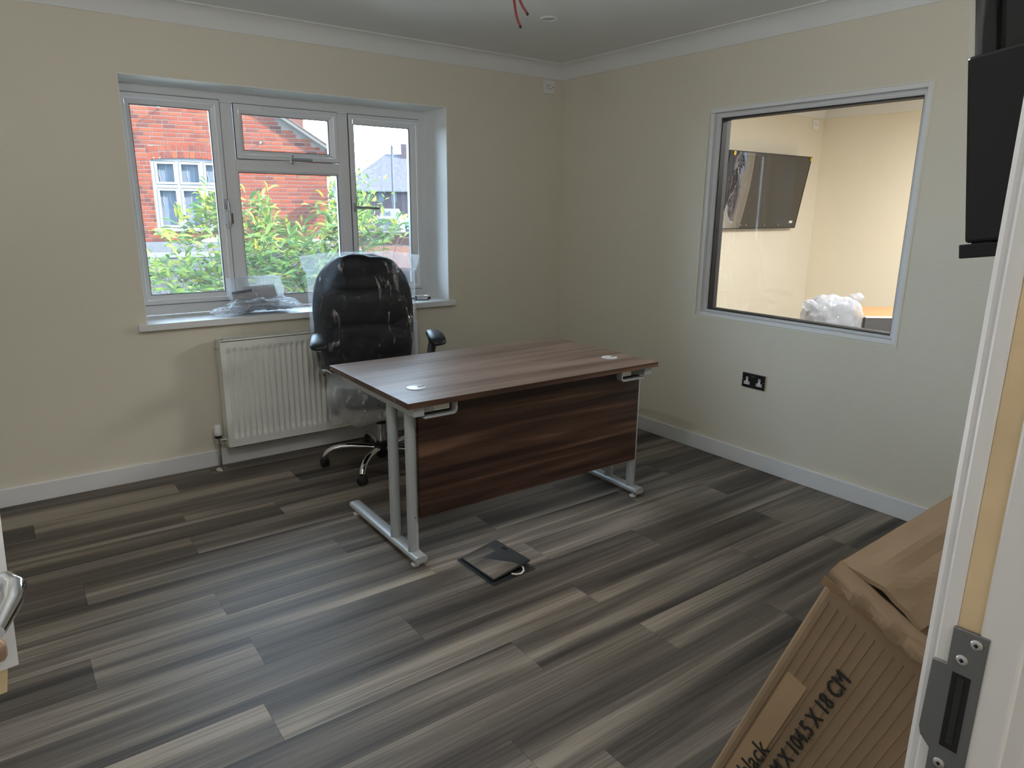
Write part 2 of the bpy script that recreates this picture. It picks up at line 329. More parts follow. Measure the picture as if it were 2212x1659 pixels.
# ---------------------------------------------------------------- exterior window
w1 = struct('window_1', label='white three part casement window with a top opening light, above the radiator')
FY0, FY1 = .285, .335
bm = bm_(); mring(bm, -2.87, -.966, .858, 2.09, .060, FY0, FY1, 1)
box(bm, -2.29, -2.225, FY0, FY1, .918, 2.03); box(bm, -1.592, -1.524, FY0, FY1, .918, 2.03); box(bm, -2.225, -1.592, FY0, FY1, 1.665, 1.728)
obj('frame', bm, UPVC, w1, bev=.004)
def sash(x0, x1, z0, z1, gx0, gx1, gz0, gz1, name='sash'):
    y0 = FY0 - .014
    bm = bm_(); wd = .026
    mring(bm, x0, x1, z0, z1, wd, y0, FY1 - .005, 1)
    s = obj(name, bm, UPVC, w1, bev=.003)
    bm = bm_()                                     # sloping glazing bead between the sash face and the pane
    def ringpts(a0, a1, b0, b1, y): return [bm.verts.new(p) for p in ((a0, y, b0), (a1, y, b0), (a1, y, b1), (a0, y, b1))]
    A = ringpts(x0 + wd, x1 - wd, z0 + wd, z1 - wd, y0 + .002); B = ringpts(gx0, gx1, gz0, gz1, y0 + .012); C = ringpts(gx0, gx1, gz0, gz1, FY1 - .012)
    for k in range(4):
        j = (k + 1) % 4; bm.faces.new((A[k], A[j], B[j], B[k])); bm.faces.new((B[k], B[j], C[j], C[k]))
    obj('glazing_bead', bm, UPVC, s)
    bm = bm_(); mring(bm, gx0 - .001, gx1 + .001, gz0 - .001, gz1 + .001, .005, y0 + .016, y0 + .020, 1); obj('gasket', bm, SHADOWGAP, s)
    bm = bm_(); mring(bm, x0 - .004, x1 + .004, z0 - .004, z1 + .004, .004, FY0 - .003, FY0 + .001, 1); obj('seal', bm, SHADOWGAP, s)
    bx('pane', WGLASS, s, gx0, gx1, FY1 - .014, FY1 - .010, gz0, gz1)
    return s
s1 = sash(-2.80, -2.296, .918, 2.042, -2.752, -2.348, .97, 1.987)
s2 = sash(-2.219, -1.597, 1.733, 2.032, -2.176, -1.651, 1.779, 1.981)
s3 = sash(-1.521, -1.021, .912, 2.032, -1.487, -1.089, .955, 1.974)
bm = bm_(); mring(bm, -2.225, -1.592, .918, 1.668, .010, FY0 + .01, FY1, 1); fx = obj('fixed_bead', bm, UPVC, w1)
bm = bm_(); mring(bm, -2.2155, -1.6015, .9275, 1.6585, .005, FY0 + .016, FY0 + .02, 1); obj('gasket', bm, SHADOWGAP, fx)
bx('pane', WGLASS, fx, -2.216, -1.601, FY1 - .014, FY1 - .010, .927, 1.659)
bx('trickle_vent', UPVC, w1, -2.062, -1.764, .255, .272, 2.006, 2.028, bev=.004)
def handle(x, z, ang, ln, parent, m2=STEEL):       # plate, neck and lever of a casement fastener
    y = FY0 - .014
    M = Matrix.Translation((x, y, z)) @ Matrix.Rotation(ang, 4, 'Y')
    bm = bm_(); box(bm, -.028, .028, -.008, 0, -.011, .011, M=M @ Matrix.Rotation(pi / 2 if abs(ang) < .3 else 0, 4, 'Y'))
    h = obj('handle', bm, m2, parent, bev=.003)
    bm = bm_(); lathe(bm, [(.009, 0), (.009, .03), (.007, .034)], axis=1); bmesh.ops.transform(bm, matrix=M @ Matrix.Rotation(pi, 4, 'Z'), verts=bm.verts)
    obj('handle_neck', bm, STEEL, h, smooth=True)
    bm = bm_(); tube(bm, [(-.012, -.034, 0), (.02, -.036, 0), (.06, -.042, 0), (ln - .02, -.046, -.001), (ln, -.046, -.001)], [.009, .009, .008, .0085, .0075], 10); bmesh.ops.transform(bm, matrix=M, verts=bm.verts)
    obj('handle_lever', bm, BLACKP if m2 is not STEEL else STEEL, h, smooth=True)
handle(-1.507, 1.462, .03, .15, s3); handle(-1.90, 1.742, .02, .11, s2); handle(-2.302, 1.475, pi / 2, .12, s1)
bm = bm_(); box(bm, -2.877, -.932, -.036, .0, .821, .856); box(bm, WX0, WX1, .0, .29, .821, .856); bmesh.ops.remove_doubles(bm, verts=bm.verts, dist=1e-5); obj('sill', bm, TRIM, w1, bev=.002)
# ---------------------------------------------------------------- internal window
w2 = struct('window_2', label='fixed internal window in the right wall looking into the next room')
GY0, GY1, GZ0, GZ1, GX = -2.474, -1.377, .884, 1.976, .085
bm = bm_(); mring(bm, IY0, IY1, IZ0, IZ1, .009, -.002, .13, 0); obj('lining', bm, mat('cream lining board', (.70, .68, .58), .5), w2)
bm = bm_(); box(bm, .003, .125, IY0 + .002, IY0 + .030, IZ0 + .009, IZ1 - .002); box(bm, .003, .125, IY0 + .030, IY1 - .009, IZ1 - .030, IZ1 - .002); box(bm, .012, .125, IY1 - .034, IY1 - .009, IZ0 + .009, IZ1 - .030); box(bm, .012, .125, IY0 + .030, IY1 - .034, IZ0 + .009, IZ0 + .030); obj('frame', bm, UPVC, w2, bev=.002)
for (y0, y1, z0, z1) in ((GY1 + .004, IY1 - .034, GZ0 - .01, GZ1 + .01), (IY0 + .030, GY0 - .004, GZ0 - .01, GZ1 + .01), (IY0 + .030, IY1 - .034, GZ1 + .004, IZ1 - .030), (IY0 + .030, IY1 - .034, IZ0 + .030, GZ0 - .004)):
    bm = bm_(); box(bm, .034, .12, y0, y1, z0, z1); obj('glazing_bead', bm, mat('aluminium frame face', (.62, .62, .64), .35), w2, bev=.003)
    bm = bm_()
    if y1 - y0 < .1: box(bm, .030, .036, y0 + (y1 - y0) * .4, y0 + (y1 - y0) * .6, z0, z1)
    else: box(bm, .030, .036, y0, y1, z0 + (z1 - z0) * .4, z0 + (z1 - z0) * .6)
    obj('bead_ridge', bm, UPVC, w2)
bm = bm_(); mring(bm, GY0 - .005, GY1 + .005, GZ0 - .005, GZ1 + .005, .007, .046, .12, 0); obj('gasket', bm, GASKET, w2)
bx('pane', IGLASS, w2, GX - .002, GX + .002, GY0, GY1, GZ0, GZ1)
for yy, zz in ((IY1 - .050, 1.80), (IY1 - .050, 1.02)):
    bm = bm_(); lathe(bm, [(.004, 0), (.004, .002)], (.0335, yy, zz), 8, axis=0); obj('screw_head', bm, DARKHOLE, w2)
# ---------------------------------------------------------------- doorway (right jamb with strike plate) and the open door on the left
d1 = struct('door_1', label='white painted doorway lining with a bare timber strip and a steel strike plate')
JX = DX1
bx('jamb', TRIM, d1, JX, JX + .03, -3.924, YF + .002, 0, DZ, bev=.002); bx('bare_timber_strip', PINE, d1, JX + .001, JX + .03, -3.9375, -3.924, 0, DZ)
bx('door_stop', TRIM, d1, JX - .001, JX + .03, -3.962, -3.9375, 0, DZ, bev=.002); bx('jamb', TRIM, d1, JX + .004, JX + .03, YF - .135, -3.962, 0, DZ)
bx('jamb', TRIM, d1, DX0 - .03, DX0, YF - .135, YF, 0, DZ); bx('head', TRIM, d1, DX0 - .03, JX + .03, YF - .135, YF, DZ, DZ + .03)
bx('architrave', TRIM, d1, JX + .003, JX + .07, YF, YF + .010, 0, DZ + .07, bev=.004); bx('architrave', TRIM, d1, DX0 - .075, DX0 - .008, YF, YF + .016, 0, DZ + .07, bev=.004)
poly = [(-3.944, 1.204), (-3.9225, 1.203), (-3.9225, 1.1745), (-3.9135, 1.1735), (-3.9125, 1.118), (-3.914, 1.112), (-3.921, 1.1055), (-3.9215, 1.04), (-3.944, 1.04)]
bm = bm_(); prism(bm, poly, 0, JX - .0022, JX + .0012); sp_ = obj('strike_plate', bm, GREYSTEEL, d1, bev=.0006)
bx('latch_hole', DARKHOLE, sp_, JX - .0026, JX + .001, -3.938, -3.9268, 1.1125, 1.171)
bx('latch_box', mat('dark latch steel', (.05, .052, .055), .35, .8), sp_, JX - .0030, JX + .001, -3.9345, -3.9305, 1.117, 1.169)
for yy, zz in ((-3.9375, 1.1968), (-3.931, 1.182), (-3.929, 1.0985)):
    bm = bm_(); lathe(bm, [(.0038, 0), (.0038, -.001), (.003, -.0016), (.0013, -.0016), (.0011, -.0008), (.0002, -.0008)], (JX - .0022, yy, zz), 16, axis=0)
    sc = obj('screw', bm, mat('zinc screw', (.6, .6, .6), .3, .9), sp_, smooth=True)
    bm = bm_(); box(bm, JX - .0042, JX - .0036, yy - .0014, yy + .0014, zz - .0003, zz + .0003); box(bm, JX - .0042, JX - .0036, yy - .0003, yy + .0003, zz - .0014, zz + .0014)
    obj('screw_recess', bm, DARKHOLE, sp_)
# open door leaf beyond the left picture edge, its handle set in view
d2 = struct('door_2', label='white door standing open at the left with a chrome lever on a white backplate')
H0 = Vector((DX0, YF, 0)); H1 = Vector((-3.530, -3.02, 0)); dv = (H1 - H0).normalized(); dn = Vector((dv.y, -dv.x, 0)); DM = Matrix(((dv.x, dn.x, 0, H0.x), (dv.y, dn.y, 0, H0.y), (0, 0, 1, 0), (0, 0, 0, 1))); DL = (H1 - H0).length
bx('leaf', TRIM, d2, 0, DL, -.04, 0, .006, 1.98, M=DM)
HM = DM @ Matrix.Translation((DL - .030, 0, 1.01))
bx('backplate', TRIM, d2, -.022, .022, 0, .008, -.09, .11, M=HM, bev=.002)
bm = bm_(); tube(bm, [(0, .006, 0), (0, .040, 0), (0, .058, -.002), (-.012, .069, -.006), (-.04, .072, -.012), (-.10, .070, -.016)], [.011, .0115, .013, .014, .012, .009], 14); bmesh.ops.transform(bm, matrix=HM, verts=bm.verts); lvr = obj('lever', bm, CHROME, d2, smooth=True)
def strip(name, m, p, q, wd, parent, th=.003):          # thin hanging strip between two points, facing the doorway
    p, q = Vector(p), Vector(q); t = (q - p).normalized(); a = Vector((1, .15, 0)).normalized(); n_ = t.cross(a).normalized() * th
    bm = bm_(); hexa(bm, [q - a * wd - n_, q - n_, q + n_, q - a * wd + n_, p - a * wd - n_, p - n_, p + n_, p - a * wd + n_]); return obj(name, bm, m, parent)
strip('hanging_sleeve', mat('white protective sleeve', (.62, .62, .63), .4), (-3.478, -2.950, 1.085), (-3.487, -3.013, .860), .05, d2)
strip('timber_edge', PINE, (-3.500, -3.008, .859), (-3.505, -3.012, .826), .05, d2, .006)
bm = bm_(); superell(bm, (-3.507, -3.008, .885), (.012, .010, .018), (.8, .8), 14, 10); obj('turn_knob', bm, mat('copper knob', (.6, .42, .3), .25, .6), d2, smooth='all')
# ================================================================ DESK
DK = thing('office_desk', 'walnut topped office desk with silver cantilever legs in the middle of the room', 'desk', (-2.2223, -1.7586, 0), -.013)
def lb(name, m, *b, bev=0, parent=DK): return bx(name, m, parent, *b, bev=bev, local=True)
lb('desktop', WALNUTSHEEN, 0, 1.394, 0, .815, .7055, .73, bev=.0012)
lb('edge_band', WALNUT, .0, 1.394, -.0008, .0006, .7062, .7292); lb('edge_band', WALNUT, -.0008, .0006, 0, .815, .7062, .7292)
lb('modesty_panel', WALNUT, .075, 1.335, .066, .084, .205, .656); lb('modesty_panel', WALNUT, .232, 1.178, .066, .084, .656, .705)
for x, sgn in ((.052, 1), (1.338, -1)):
    bm = bm_(); prof = []
    for k in range(16):
        t = 2 * pi * k / 16; prof.append((x + .013 * (1 if cos(t) > 0 else -1) + .017 * cos(t), .038 + .017 * sin(t)))
    A = [bm.verts.new((q[0], .022, q[1])) for q in prof]; B = [bm.verts.new((q[0], .715, q[1])) for q in prof]
    bm.faces.new(A); bm.faces.new(B[::-1])
    for i in range(16): bm.faces.new((A[i], B[i], B[(i + 1) % 16], A[(i + 1) % 16]))
    lg = obj('leg_frame', bm, SILVER, DK, smooth=True, local=True, bev=.002)
    for yy in (.094, .258):
        bm = bm_(); tube(bm, [(x, yy, .05), (x, yy, .672)], .0235, 20, sx=1); obj('upright', bm, SILVER, lg, smooth=True, local=True)
        for q in (.21,) if yy < .1 else ():
            bm = bm_(); lathe(bm, [(.0025, 0), (.0025, .002)], (x - .0, yy - .0245, q), 8, axis=1); obj('screw_hole', bm, DARKHOLE, lg, local=True)
    bx('top_rail', SILVER, lg, x - .024, x + .024, .012, .735, .665, .7055, bev=.003, local=True)
    for yy in (.06, .67):
        bm = bm_(); lathe(bm, [(.016, 0), (.018, .004), (.018, .010), (.006, .012), (.006, .022)], (x - .01, yy, 0), 14); obj('glide', bm, WHITEP, lg, smooth=True, local=True)
    # cable port bracket: flat bar bent into a rounded loop under the top edge
    bm = bm_(); pts = []
    x0 = x + .024 * sgn; x1 = x + .175 * sgn
    pts = [(x0, .656), (x1 - .016 * sgn, .656)] + [(x1 - .016 * sgn + .016 * sgn * sin(a), .672 - .016 * cos(a)) for a in [pi / 8, pi / 4, 3 * pi / 8, pi / 2]] + [(x1, .7055)]
    for (a, b) in zip(pts, pts[1:]):
        d = Vector((b[0] - a[0], 0, b[1] - a[1])); n_ = Vector((-d.z, 0, d.x)).normalized() * .0035
        hexa(bm, [(a[0] - n_.x, .014, a[1] - n_.z), (b[0] - n_.x, .014, b[1] - n_.z), (b[0] - n_.x, .05, b[1] - n_.z), (a[0] - n_.x, .05, a[1] - n_.z),
                  (a[0] + n_.x, .014, a[1] + n_.z), (b[0] + n_.x, .014, b[1] + n_.z), (b[0] + n_.x, .05, b[1] + n_.z), (a[0] + n_.x, .05, a[1] + n_.z)])
    obj('cable_bracket', bm, SILVER, lg, local=True)
for gx in (.142, 1.253):
    bm = bm_(); lathe(bm, [(.036, .7295), (.0405, .7305), (.040, .733), (.034, .7345), (.001, .7345)], (gx, .205, 0), 32); g = obj('cable_grommet', bm, mat('silver grommet', (.62, .63, .64), .35, .2), DK, smooth=True, local=True)
    bx('grommet_slot', DARKHOLE, g, gx + .006, gx + .036, .198, .206, .7343, .7350, local=True)
# ================================================================ RADIATOR
RD = thing('panel_radiator', 'white fluted panel radiator on the wall below the window', 'radiator', (-1.89, -.03, .135))
RX0, RX1 = -2.51, -1.283
bm = bm_()
npitch = 36; pitch = (RX1 - RX0 - .05) / npitch
def rad(u, v):
    x = RX0 + .002 + u * (RX1 - RX0 - .004); z = .140 + v * .604; d = 0
    s = (x - RX0 - .025) / pitch; fr = s - math.floor(s)
    if 0 < s < npitch and .185 < z < .698:
        r_ = .5 - .5 * cos(2 * pi * fr); e = min(1, (z - .185) / .012, (.698 - z) / .012); d = .015 * e * min(1, r_ * 1.5)
    return Vector((x, -.118 + .0 - (.004 if d else 0) * 0 + d - .011, z))
grid(bm, rad, npitch * 8 + 12, 40)
V0 = len(bm.verts)
obj('front_panel', bm, WHITERAD, RD, smooth='all')
bm = bm_(); box(bm, RX0, RX0 + .003, -.128, -.034, .137, .752); obj('side_panel', bm, WHITERAD, RD, bev=.001); bm = bm_(); box(bm, RX1 - .003, RX1, -.128, -.034, .137, .752); obj('side_panel', bm, WHITERAD, RD, bev=.001)
bx('back_panel', WHITERAD, RD, RX0 + .004, RX1 - .004, -.046, -.040, .14, .745); bx('bottom_seam', WHITERAD, RD, RX0 + .003, RX1 - .003, -.131, -.118, .134, .141, bev=.002)
bx('top_rim', WHITERAD, RD, RX0 + .003, RX1 - .003, -.129, -.121, .738, .752, bev=.002); bx('top_rim', WHITERAD, RD, RX0 + .003, RX1 - .003, -.046, -.036, .744, .752)
bm = bm_(); k = RX0 + .03
while k < RX1 - .02:
    box(bm, k, k + .006, -.121, -.045, .746, .751); k += .0125
gr = obj('top_grille', bm, WHITERAD, RD); gr['kind'] = 'stuff'
bm = bm_(); box(bm, RX0 + .02, RX1 - .02, -.116, -.05, .70, .72); obj('convector', bm, SHADOWGAP, RD)
bm = bm_(); lathe(bm, [(.008, 0), (.008, -.012), (.005, -.013), (.005, -.02)], (RX0, -.085, .70), 12, axis=0); obj('bleed_plug', bm, CHROME, RD, smooth=True)
for hx in (RX0 + .2, RX1 - .2): bx('wall_bracket', WHITERAD, RD, hx - .02, hx + .02, -.04, -.002, .3, .66)
TV_ = thing('thermostatic_valve', 'white thermostatic radiator valve on a chrome pipe beside the radiator', 'valve', (-2.558, -.083, 0))
vx, vy = -2.553, -.083
bm = bm_(); lathe(bm, [(.030, 0), (.029, .003), (.022, .007), (.010, .011), (.0085, .012)], (vx, vy, 0), 20); obj('floor_flange', bm, CHROME, TV_, smooth=True)
bm = bm_(); lathe(bm, [(.0078, .010), (.0078, .135), (.0115, .137), (.0115, .155), (.0085, .157), (.0085, .17), (.012, .172), (.012, .190), (.0095, .192)], (vx, vy, 0), 18); obj('pipe', bm, CHROME, TV_, smooth=True)
bm = bm_(); tube(bm, [(vx, vy, .172), (vx + .020, vy, .172), (vx + .022, vy, .172), (vx + .043, vy, .172)], [.008, .008, .011, .011], 12); obj('elbow', bm, CHROME, TV_, smooth=True)
bm = bm_(); lathe(bm, [(.019, .190), (.020, .193), (.020, .204), (.018, .205)], (vx, vy, 0), 20); obj('collar', bm, BLACKP, TV_, smooth=True)
bm = bm_(); lathe(bm, [(.019, .205), (.0215, .208), (.0215, .232), (.019, .236), (.0185, .262), (.016, .268), (.001, .269)], (vx, vy, 0), 24); hd = obj('valve_head', bm, WHITEP, TV_, smooth=True)
for k in range(10):
    a = 2 * pi * k / 10; bm = bm_(); box(bm, -.002, .002, .0185, .0200, .238, .262, M=Matrix.Translation((vx, vy, 0)) @ Matrix.Rotation(a, 4, 'Z')); obj('grip_rib', bm, WHITEP, hd)
# ================================================================ OFFICE CHAIR
CH = thing('office_chair', 'black padded swivel office chair in clear plastic wrapping behind the desk', 'chair', (-1.76, -.53, 0), radians(160))
def cpart(name, bm, m, parent=CH, smooth=True, **k): return obj(name, bm, m, parent, smooth=smooth, local=True, **k)
def backy(z): return -.19 - (z - .5) * .13
def lerp(tab, z):
    for (a, b), (c, d) in zip(tab, tab[1:]):
        if z <= c: return b + (d - b) * max(0, (z - a)) / (c - a)
    return tab[-1][1]
HWT = [(.48, .17), (.52, .215), (.6, .25), (.75, .268), (.9, .272), (1.0, .262), (1.08, .238), (1.14, .195), (1.18, .14), (1.2, .07)]
def spow(v, p): return math.copysign(abs(v) ** p, v)
rows = []
zs = [.485 + (1.2 - .485) * i / 34 for i in range(35)]
for z in zs:
    hw = lerp(HWT, z); d = .055 * min(1, ((1.203 - z) / .07) ** .5); r_ = []
    for k in range(36):
        t = 2 * pi * k / 36; x = .055 + 1.06 * hw * spow(cos(t), .75); y = backy(z) + d * spow(sin(t), .8) + .03 * ((x - .055) / .27) ** 2
        q = Vector((x, y, z)); y += .006 * noise.noise(q * 9) + .003 * noise.noise(q * 23); r_.append((x, y, z))
    rows.append(r_)
bm = bm_(); loft(bm, rows); bk = cpart('backrest', bm, LEATHER, smooth='all')
for z, a, c, nm in ((1.09, .205, .108, 'head_cushion'), (.895, .262, .112, 'back_cushion'), (.675, .265, .14, 'lumbar_cushion')):
    bm = bm_(); superell(bm, (.055, backy(z) + .045, z), (a, .052, c), (.7, .75), 48, 26, .014, 9, z * 10); cpart(nm, bm, LEATHER, bk, smooth='all')
bm = bm_(); superell(bm, (0, .02, .455), (.255, .265, .062), (.55, .5), 40, 16, .006, 8, 3); cpart('seat', bm, LEATHER, smooth='all')
bx('seat_plate', BLACKP, CH, -.12, .12, -.11, .13, .375, .398, local=True, bev=.005)
bm = bm_(); tube(bm, [(0, 0, .055), (0, 0, .255)], .026, 20); tube(bm, [(0, 0, .255), (0, 0, .38)], .0145, 16); cpart('gas_lift', bm, CHROME)
bm = bm_(); lathe(bm, [(.029, .252), (.029, .262), (.020, .266), (.016, .268)]); cpart('lift_collar', bm, BLACKP); bm = bm_(); lathe(bm, [(.03, .36), (.03, .378)]); cpart('lift_collar', bm, BLACKP)
bm = bm_(); lathe(bm, [(.030, .05), (.045, .075), (.048, .10), (.046, .128), (.032, .137), (.030, .15)]); hub = cpart('hub', bm, BLACKP)
for k in range(5):
    a = radians(-7 + 160 + 72 * k) - radians(160) + radians(-0); a = radians(153 - 160 + 72 * k); ca, sa = cos(a), sin(a)
    bm = bm_(); tube(bm, [(ca * r_, sa * r_, z) for r_, z in ((.035, .108), (.10, .116), (.17, .122), (.23, .120), (.275, .110), (.305, .094), (.322, .075), (.328, .062))], [.016, .0165, .0165, .0165, .016, .0155, .015, .014], 14, sx=1.15); am = cpart('base_arm', bm, CHROME)
    cx, cy = ca * .328, sa * .328
    bm = bm_(); tube(bm, [(cx, cy, .03), (cx, cy, .066)], .006, 8); box(bm, cx - .014, cx + .014, cy - .018, cy + .018, .036, .058); ca_ = cpart('caster', bm, BLACKP, am, bev=.004)
    for s_ in (-1, 1):
        b2 = radians(40 * k + 20); off = Vector((cos(b2), sin(b2), 0)) * s_ * .014; bm = bm_(); lathe(bm, [(.020, -.009), (.0255, -.006), (.0265, 0), (.0255, .006), (.020, .009), (.004, .010)], (0, 0, 0), 20, axis=0)
        bmesh.ops.transform(bm, matrix=Matrix.Translation((cx + off.x, cy + off.y, .0265)) @ Matrix.Rotation(b2, 4, 'Z'), verts=bm.verts); cpart('caster_wheel', bm, BLACKP, am)
bm = bm_(); tube(bm, [(.08, .06, .385), (.18, .08, .375), (.245, .09, .385)], .006, 8); lv = cpart('tilt_lever', bm, BLACKP)
bm = bm_(); superell(bm, (.255, .095, .372), (.024, .010, .032), (.7, .6), 14, 10); cpart('lever_paddle', bm, BLACKP, lv)
for s_ in (1, -1):
    bm = bm_(); tube(bm, [(.25 * s_, -.16, .52), (.30 * s_, -.155, .55), (.318 * s_, -.13, .60), (.322 * s_, -.10, .66), (.322 * s_, -.06, .705), (.322 * s_, .0, .722), (.322 * s_, .09, .720)], [.014, .016, .017, .017, .016, .015, .013], 12, sx=1.5); ar = cpart('armrest', bm, STEEL)
    bm = bm_(); lathe(bm, [(.03, -.012), (.034, -.008), (.034, .008), (.03, .012)], (.300 * s_, -.16, .545), 20, axis=0); cpart('arm_pivot', bm, STEEL, ar)
    bm = bm_(); rows = []
    for i in range(13):
        t = i / 12; y = -.12 + .27 * t; wd = .038 + .016 * t; e = (1 - (2 * t - 1) ** 6) ** .5 if 0 < t < 1 else .25; z = .752 + .018 * sin(t * pi) - .022 * t
        rows.append([(.322 * s_ + wd * e * spow(cos(q), .8), y, z + .021 * e * spow(sin(q), .8)) for q in [2 * pi * k / 18 for k in range(18)]])
    loft(bm, rows); cpart('arm_pad', bm, mat('black soft pad', (.010, .011, .014), .42, spec=.3), ar, smooth='all')
# plastic wrapping: loose bag over the back, another over the seat
rows = []; nz_ = lambda q, s: noise.noise(q * s)
for i in range(90):
    z = .545 + (1.215 - .545) * i / 89; hw = lerp([(.5, .285), (.7, .30), (.95, .296), (1.1, .30), (1.2, .335), (1.22, .34)], z); d = lerp([(.5, .135), (.9, .118), (1.08, .105), (1.16, .075), (1.2, .03), (1.22, .012)], z); r_ = []
    for k in range(144):
        t = 2 * pi * k / 144; x = hw * spow(cos(t), .85); y = backy(z) + .03 + d * spow(sin(t), .8) * (1 - .75 * max(0, abs(x) / hw - .72) / .28 * (1 if z > .95 else .4))
        zz = z + (-.035 * (1 - abs(x) / hw) * 0 - .02 * max(0, abs(x) / hw - .5) * 2 if z > 1.12 else 0)
        q = Vector((x, y, z)); rid = .020 * max(0, .22 - abs(nz_(Vector((q.x * 9 + q.z * 5, q.y * 4, q.z * 3.2)), 1))) * 3 + .008 * abs(nz_(Vector((q.x * 6 - q.z * 9, 3, q.z * 4)), 1.6)) + .004 * nz_(q, 21); sgn = 1 if sin(t) > 0 else -1
        r_.append((.055 + x * 1.03 + .006 * nz_(q + Vector((9, 0, 0)), 8), y + rid * sgn, zz + .004 * nz_(q, 7)))
    rows.append(r_)
bm = bm_(); loft(bm, rows, cap=False); cpart('back_wrapping', bm, FILM, smooth='all')
rows = []
for i in range(22):
    t = i / 21; z = .40 + .135 * t; sc = 1.10 - .10 * max(0, t - .55) ** 1.5 * 3; r_ = []
    for k in range(72):
        a = 2 * pi * k / 72; q0 = Vector((cos(a), sin(a), z * 3)); sag = .05 * (1 - t) * (1 + noise.noise(q0 * 2.2)); f = sc * (1 + .05 * nz_(q0, 3.1) + .03 * nz_(q0, 8))
        r_.append((.262 * f * spow(cos(a), .6), .02 + .272 * f * spow(sin(a), .6), z - sag + .006 * nz_(q0, 6)))
    rows.append(r_)
top = rows[-1]
for s_ in (.8, .55, .25, .02):
    rows.append([(p[0] * s_, .02 + (p[1] - .02) * s_, .532 + .004 * nz_(Vector((p[0] * s_, p[1] * s_, 0)), 14)) for p in top])
bm = bm_(); loft(bm, rows, cap=False); cpart('seat_wrapping', bm, MILK, smooth='all')
# ================================================================ CEILING AND WALL FITTINGS
DL_ = thing('downlight', 'round white recessed downlight in the ceiling, switched off', 'light', (-.905, -.945, CZ))
bm = bm_(); lathe(bm, [(.047, 0), (.047, -.003), (.043, -.006), (.036, -.005), (.033, .001)], (-.905, -.945, CZ), 32); obj('bezel', bm, TRIM, DL_, smooth=True)
bm = bm_(); lathe(bm, [(.034, -.001), (.030, -.0035), (.018, -.0025), (.001, -.004)], (-.905, -.945, CZ), 24); obj('lamp_lens', bm, mat('frosted lamp glass', (.5, .5, .5), .25), DL_, smooth=True)
RED = mat('dark red cable sheath', (.16, .018, .014), .45)
RC = thing('red_cable_tail', 'pair of dark red cable ends hanging from the ceiling', 'cable', (-1.79, -1.83, CZ))
for pts in ([(-1.792, -1.825, CZ), (-1.797, -1.832, 2.33), (-1.797, -1.842, 2.228), (-1.800, -1.859, 2.164), (-1.799, -1.872, 2.128), (-1.795, -1.884, 2.103)], [(-1.785, -1.83, CZ), (-1.787, -1.838, 2.34), (-1.785, -1.851, 2.228), (-1.779, -1.870, 2.18), (-1.773, -1.879, 2.164), (-1.768, -1.889, 2.148)]):
    P = [Vector(p) for p in pts]; sm = []
    for i in range(len(P) - 1):
        p0, p1, p2, p3 = P[max(i - 1, 0)], P[i], P[i + 1], P[min(i + 2, len(P) - 1)]
        for t in (0, .33, .66): sm.append(.5 * (2 * p1 + (p2 - p0) * t + (2 * p0 - 5 * p1 + 4 * p2 - p3) * t * t + (3 * p1 - p0 - 3 * p2 + p3) * t ** 3))
    sm.append(P[-1]); bm = bm_(); tube(bm, sm, .0045, 10); cb = obj('cable', bm, RED, RC, smooth=True)
    dr = (P[-1] - P[-2]).normalized(); bm = bm_(); tube(bm, [P[-1] - dr * .002, P[-1] + dr * .004], .0048, 10); obj('cable_end', bm, DARKHOLE, cb)
def single_socket(name, label, x, y, z, wz=.09):
    t = thing(name, label, 'socket', (x, y, z))
    bx('back_box', WHITEP, t, x - .045, x + .045, y - .012, y, z - wz / 2, z + wz / 2, bev=.002); f = bx('face_plate', WHITEP, t, x - .045, x + .045, y - .020, y - .012, z - wz / 2, z + wz / 2, bev=.003)
    for dx, dz, a, b in ((-.003, .012, .0025, .005), (-.012, -.008, .003, .003), (.008, -.011, .003, .003), (-.022, .008, .003, .003), (.030, .0, .003, .004)): bx('pin_slot', DARKHOLE, f, x + dx - a, x + dx + a, y - .0206, y - .0195, z + dz - b, z + dz + b)
    return t
single_socket('wall_socket', 'small white wall socket high up near the back corner', -.137, -.0, 2.29)
single_socket('wall_socket', 'small white wall socket seen through the internal window, near the far corner', 3.24, -.0, 2.285)
DS = thing('double_socket', 'dark nickel double power socket with white inserts low on the right wall', 'socket', (0, -1.7755, .5125))
bx('back_plate', mat('nickel plate edge', (.45, .44, .42), .3, .9), DS, -.006, 0, -1.852, -1.700, .469, .556, bev=.001); fp = bx('face_plate', mat('dark nickel plate', (.045, .045, .043), .3, .7), DS, -.009, -.006, -1.850, -1.702, .471, .554, bev=.001)
for yc in (-1.735, -1.816):
    bm = bm_(); zc = .510
    pl = [(yc + .019, zc - .022), (yc + .019, zc - .005), (yc + .007, zc - .005), (yc + .007, zc + .022), (yc - .007, zc + .022), (yc - .007, zc - .005), (yc - .019, zc - .005), (yc - .019, zc - .022)]
    prism(bm, pl, 0, -.0105, -.0088); ins = obj('socket_insert', bm, WHITEP, DS)
    for dy, dz, a, b in ((0, .013, .0022, .005), (.011, -.013, .0038, .002), (-.011, -.013, .0038, .002)): bx('pin_slot', DARKHOLE, ins, -.0112, -.0100, yc + dy - a, yc + dy + a, zc + dz - b, zc + dz + b)
for yy in (-1.769, -1.781): bx('rocker', mat('nickel rocker', (.35, .35, .34), .3, .8), fp, -.0115, -.0088, yy - .004, yy + .004, .537, .541)
for yy in (-1.7075, -1.8445): bm = bm_(); lathe(bm, [(.003, -.009), (.003, -.0105)], (0, yy, .513), 10, axis=0); obj('screw', bm, STEEL, fp)
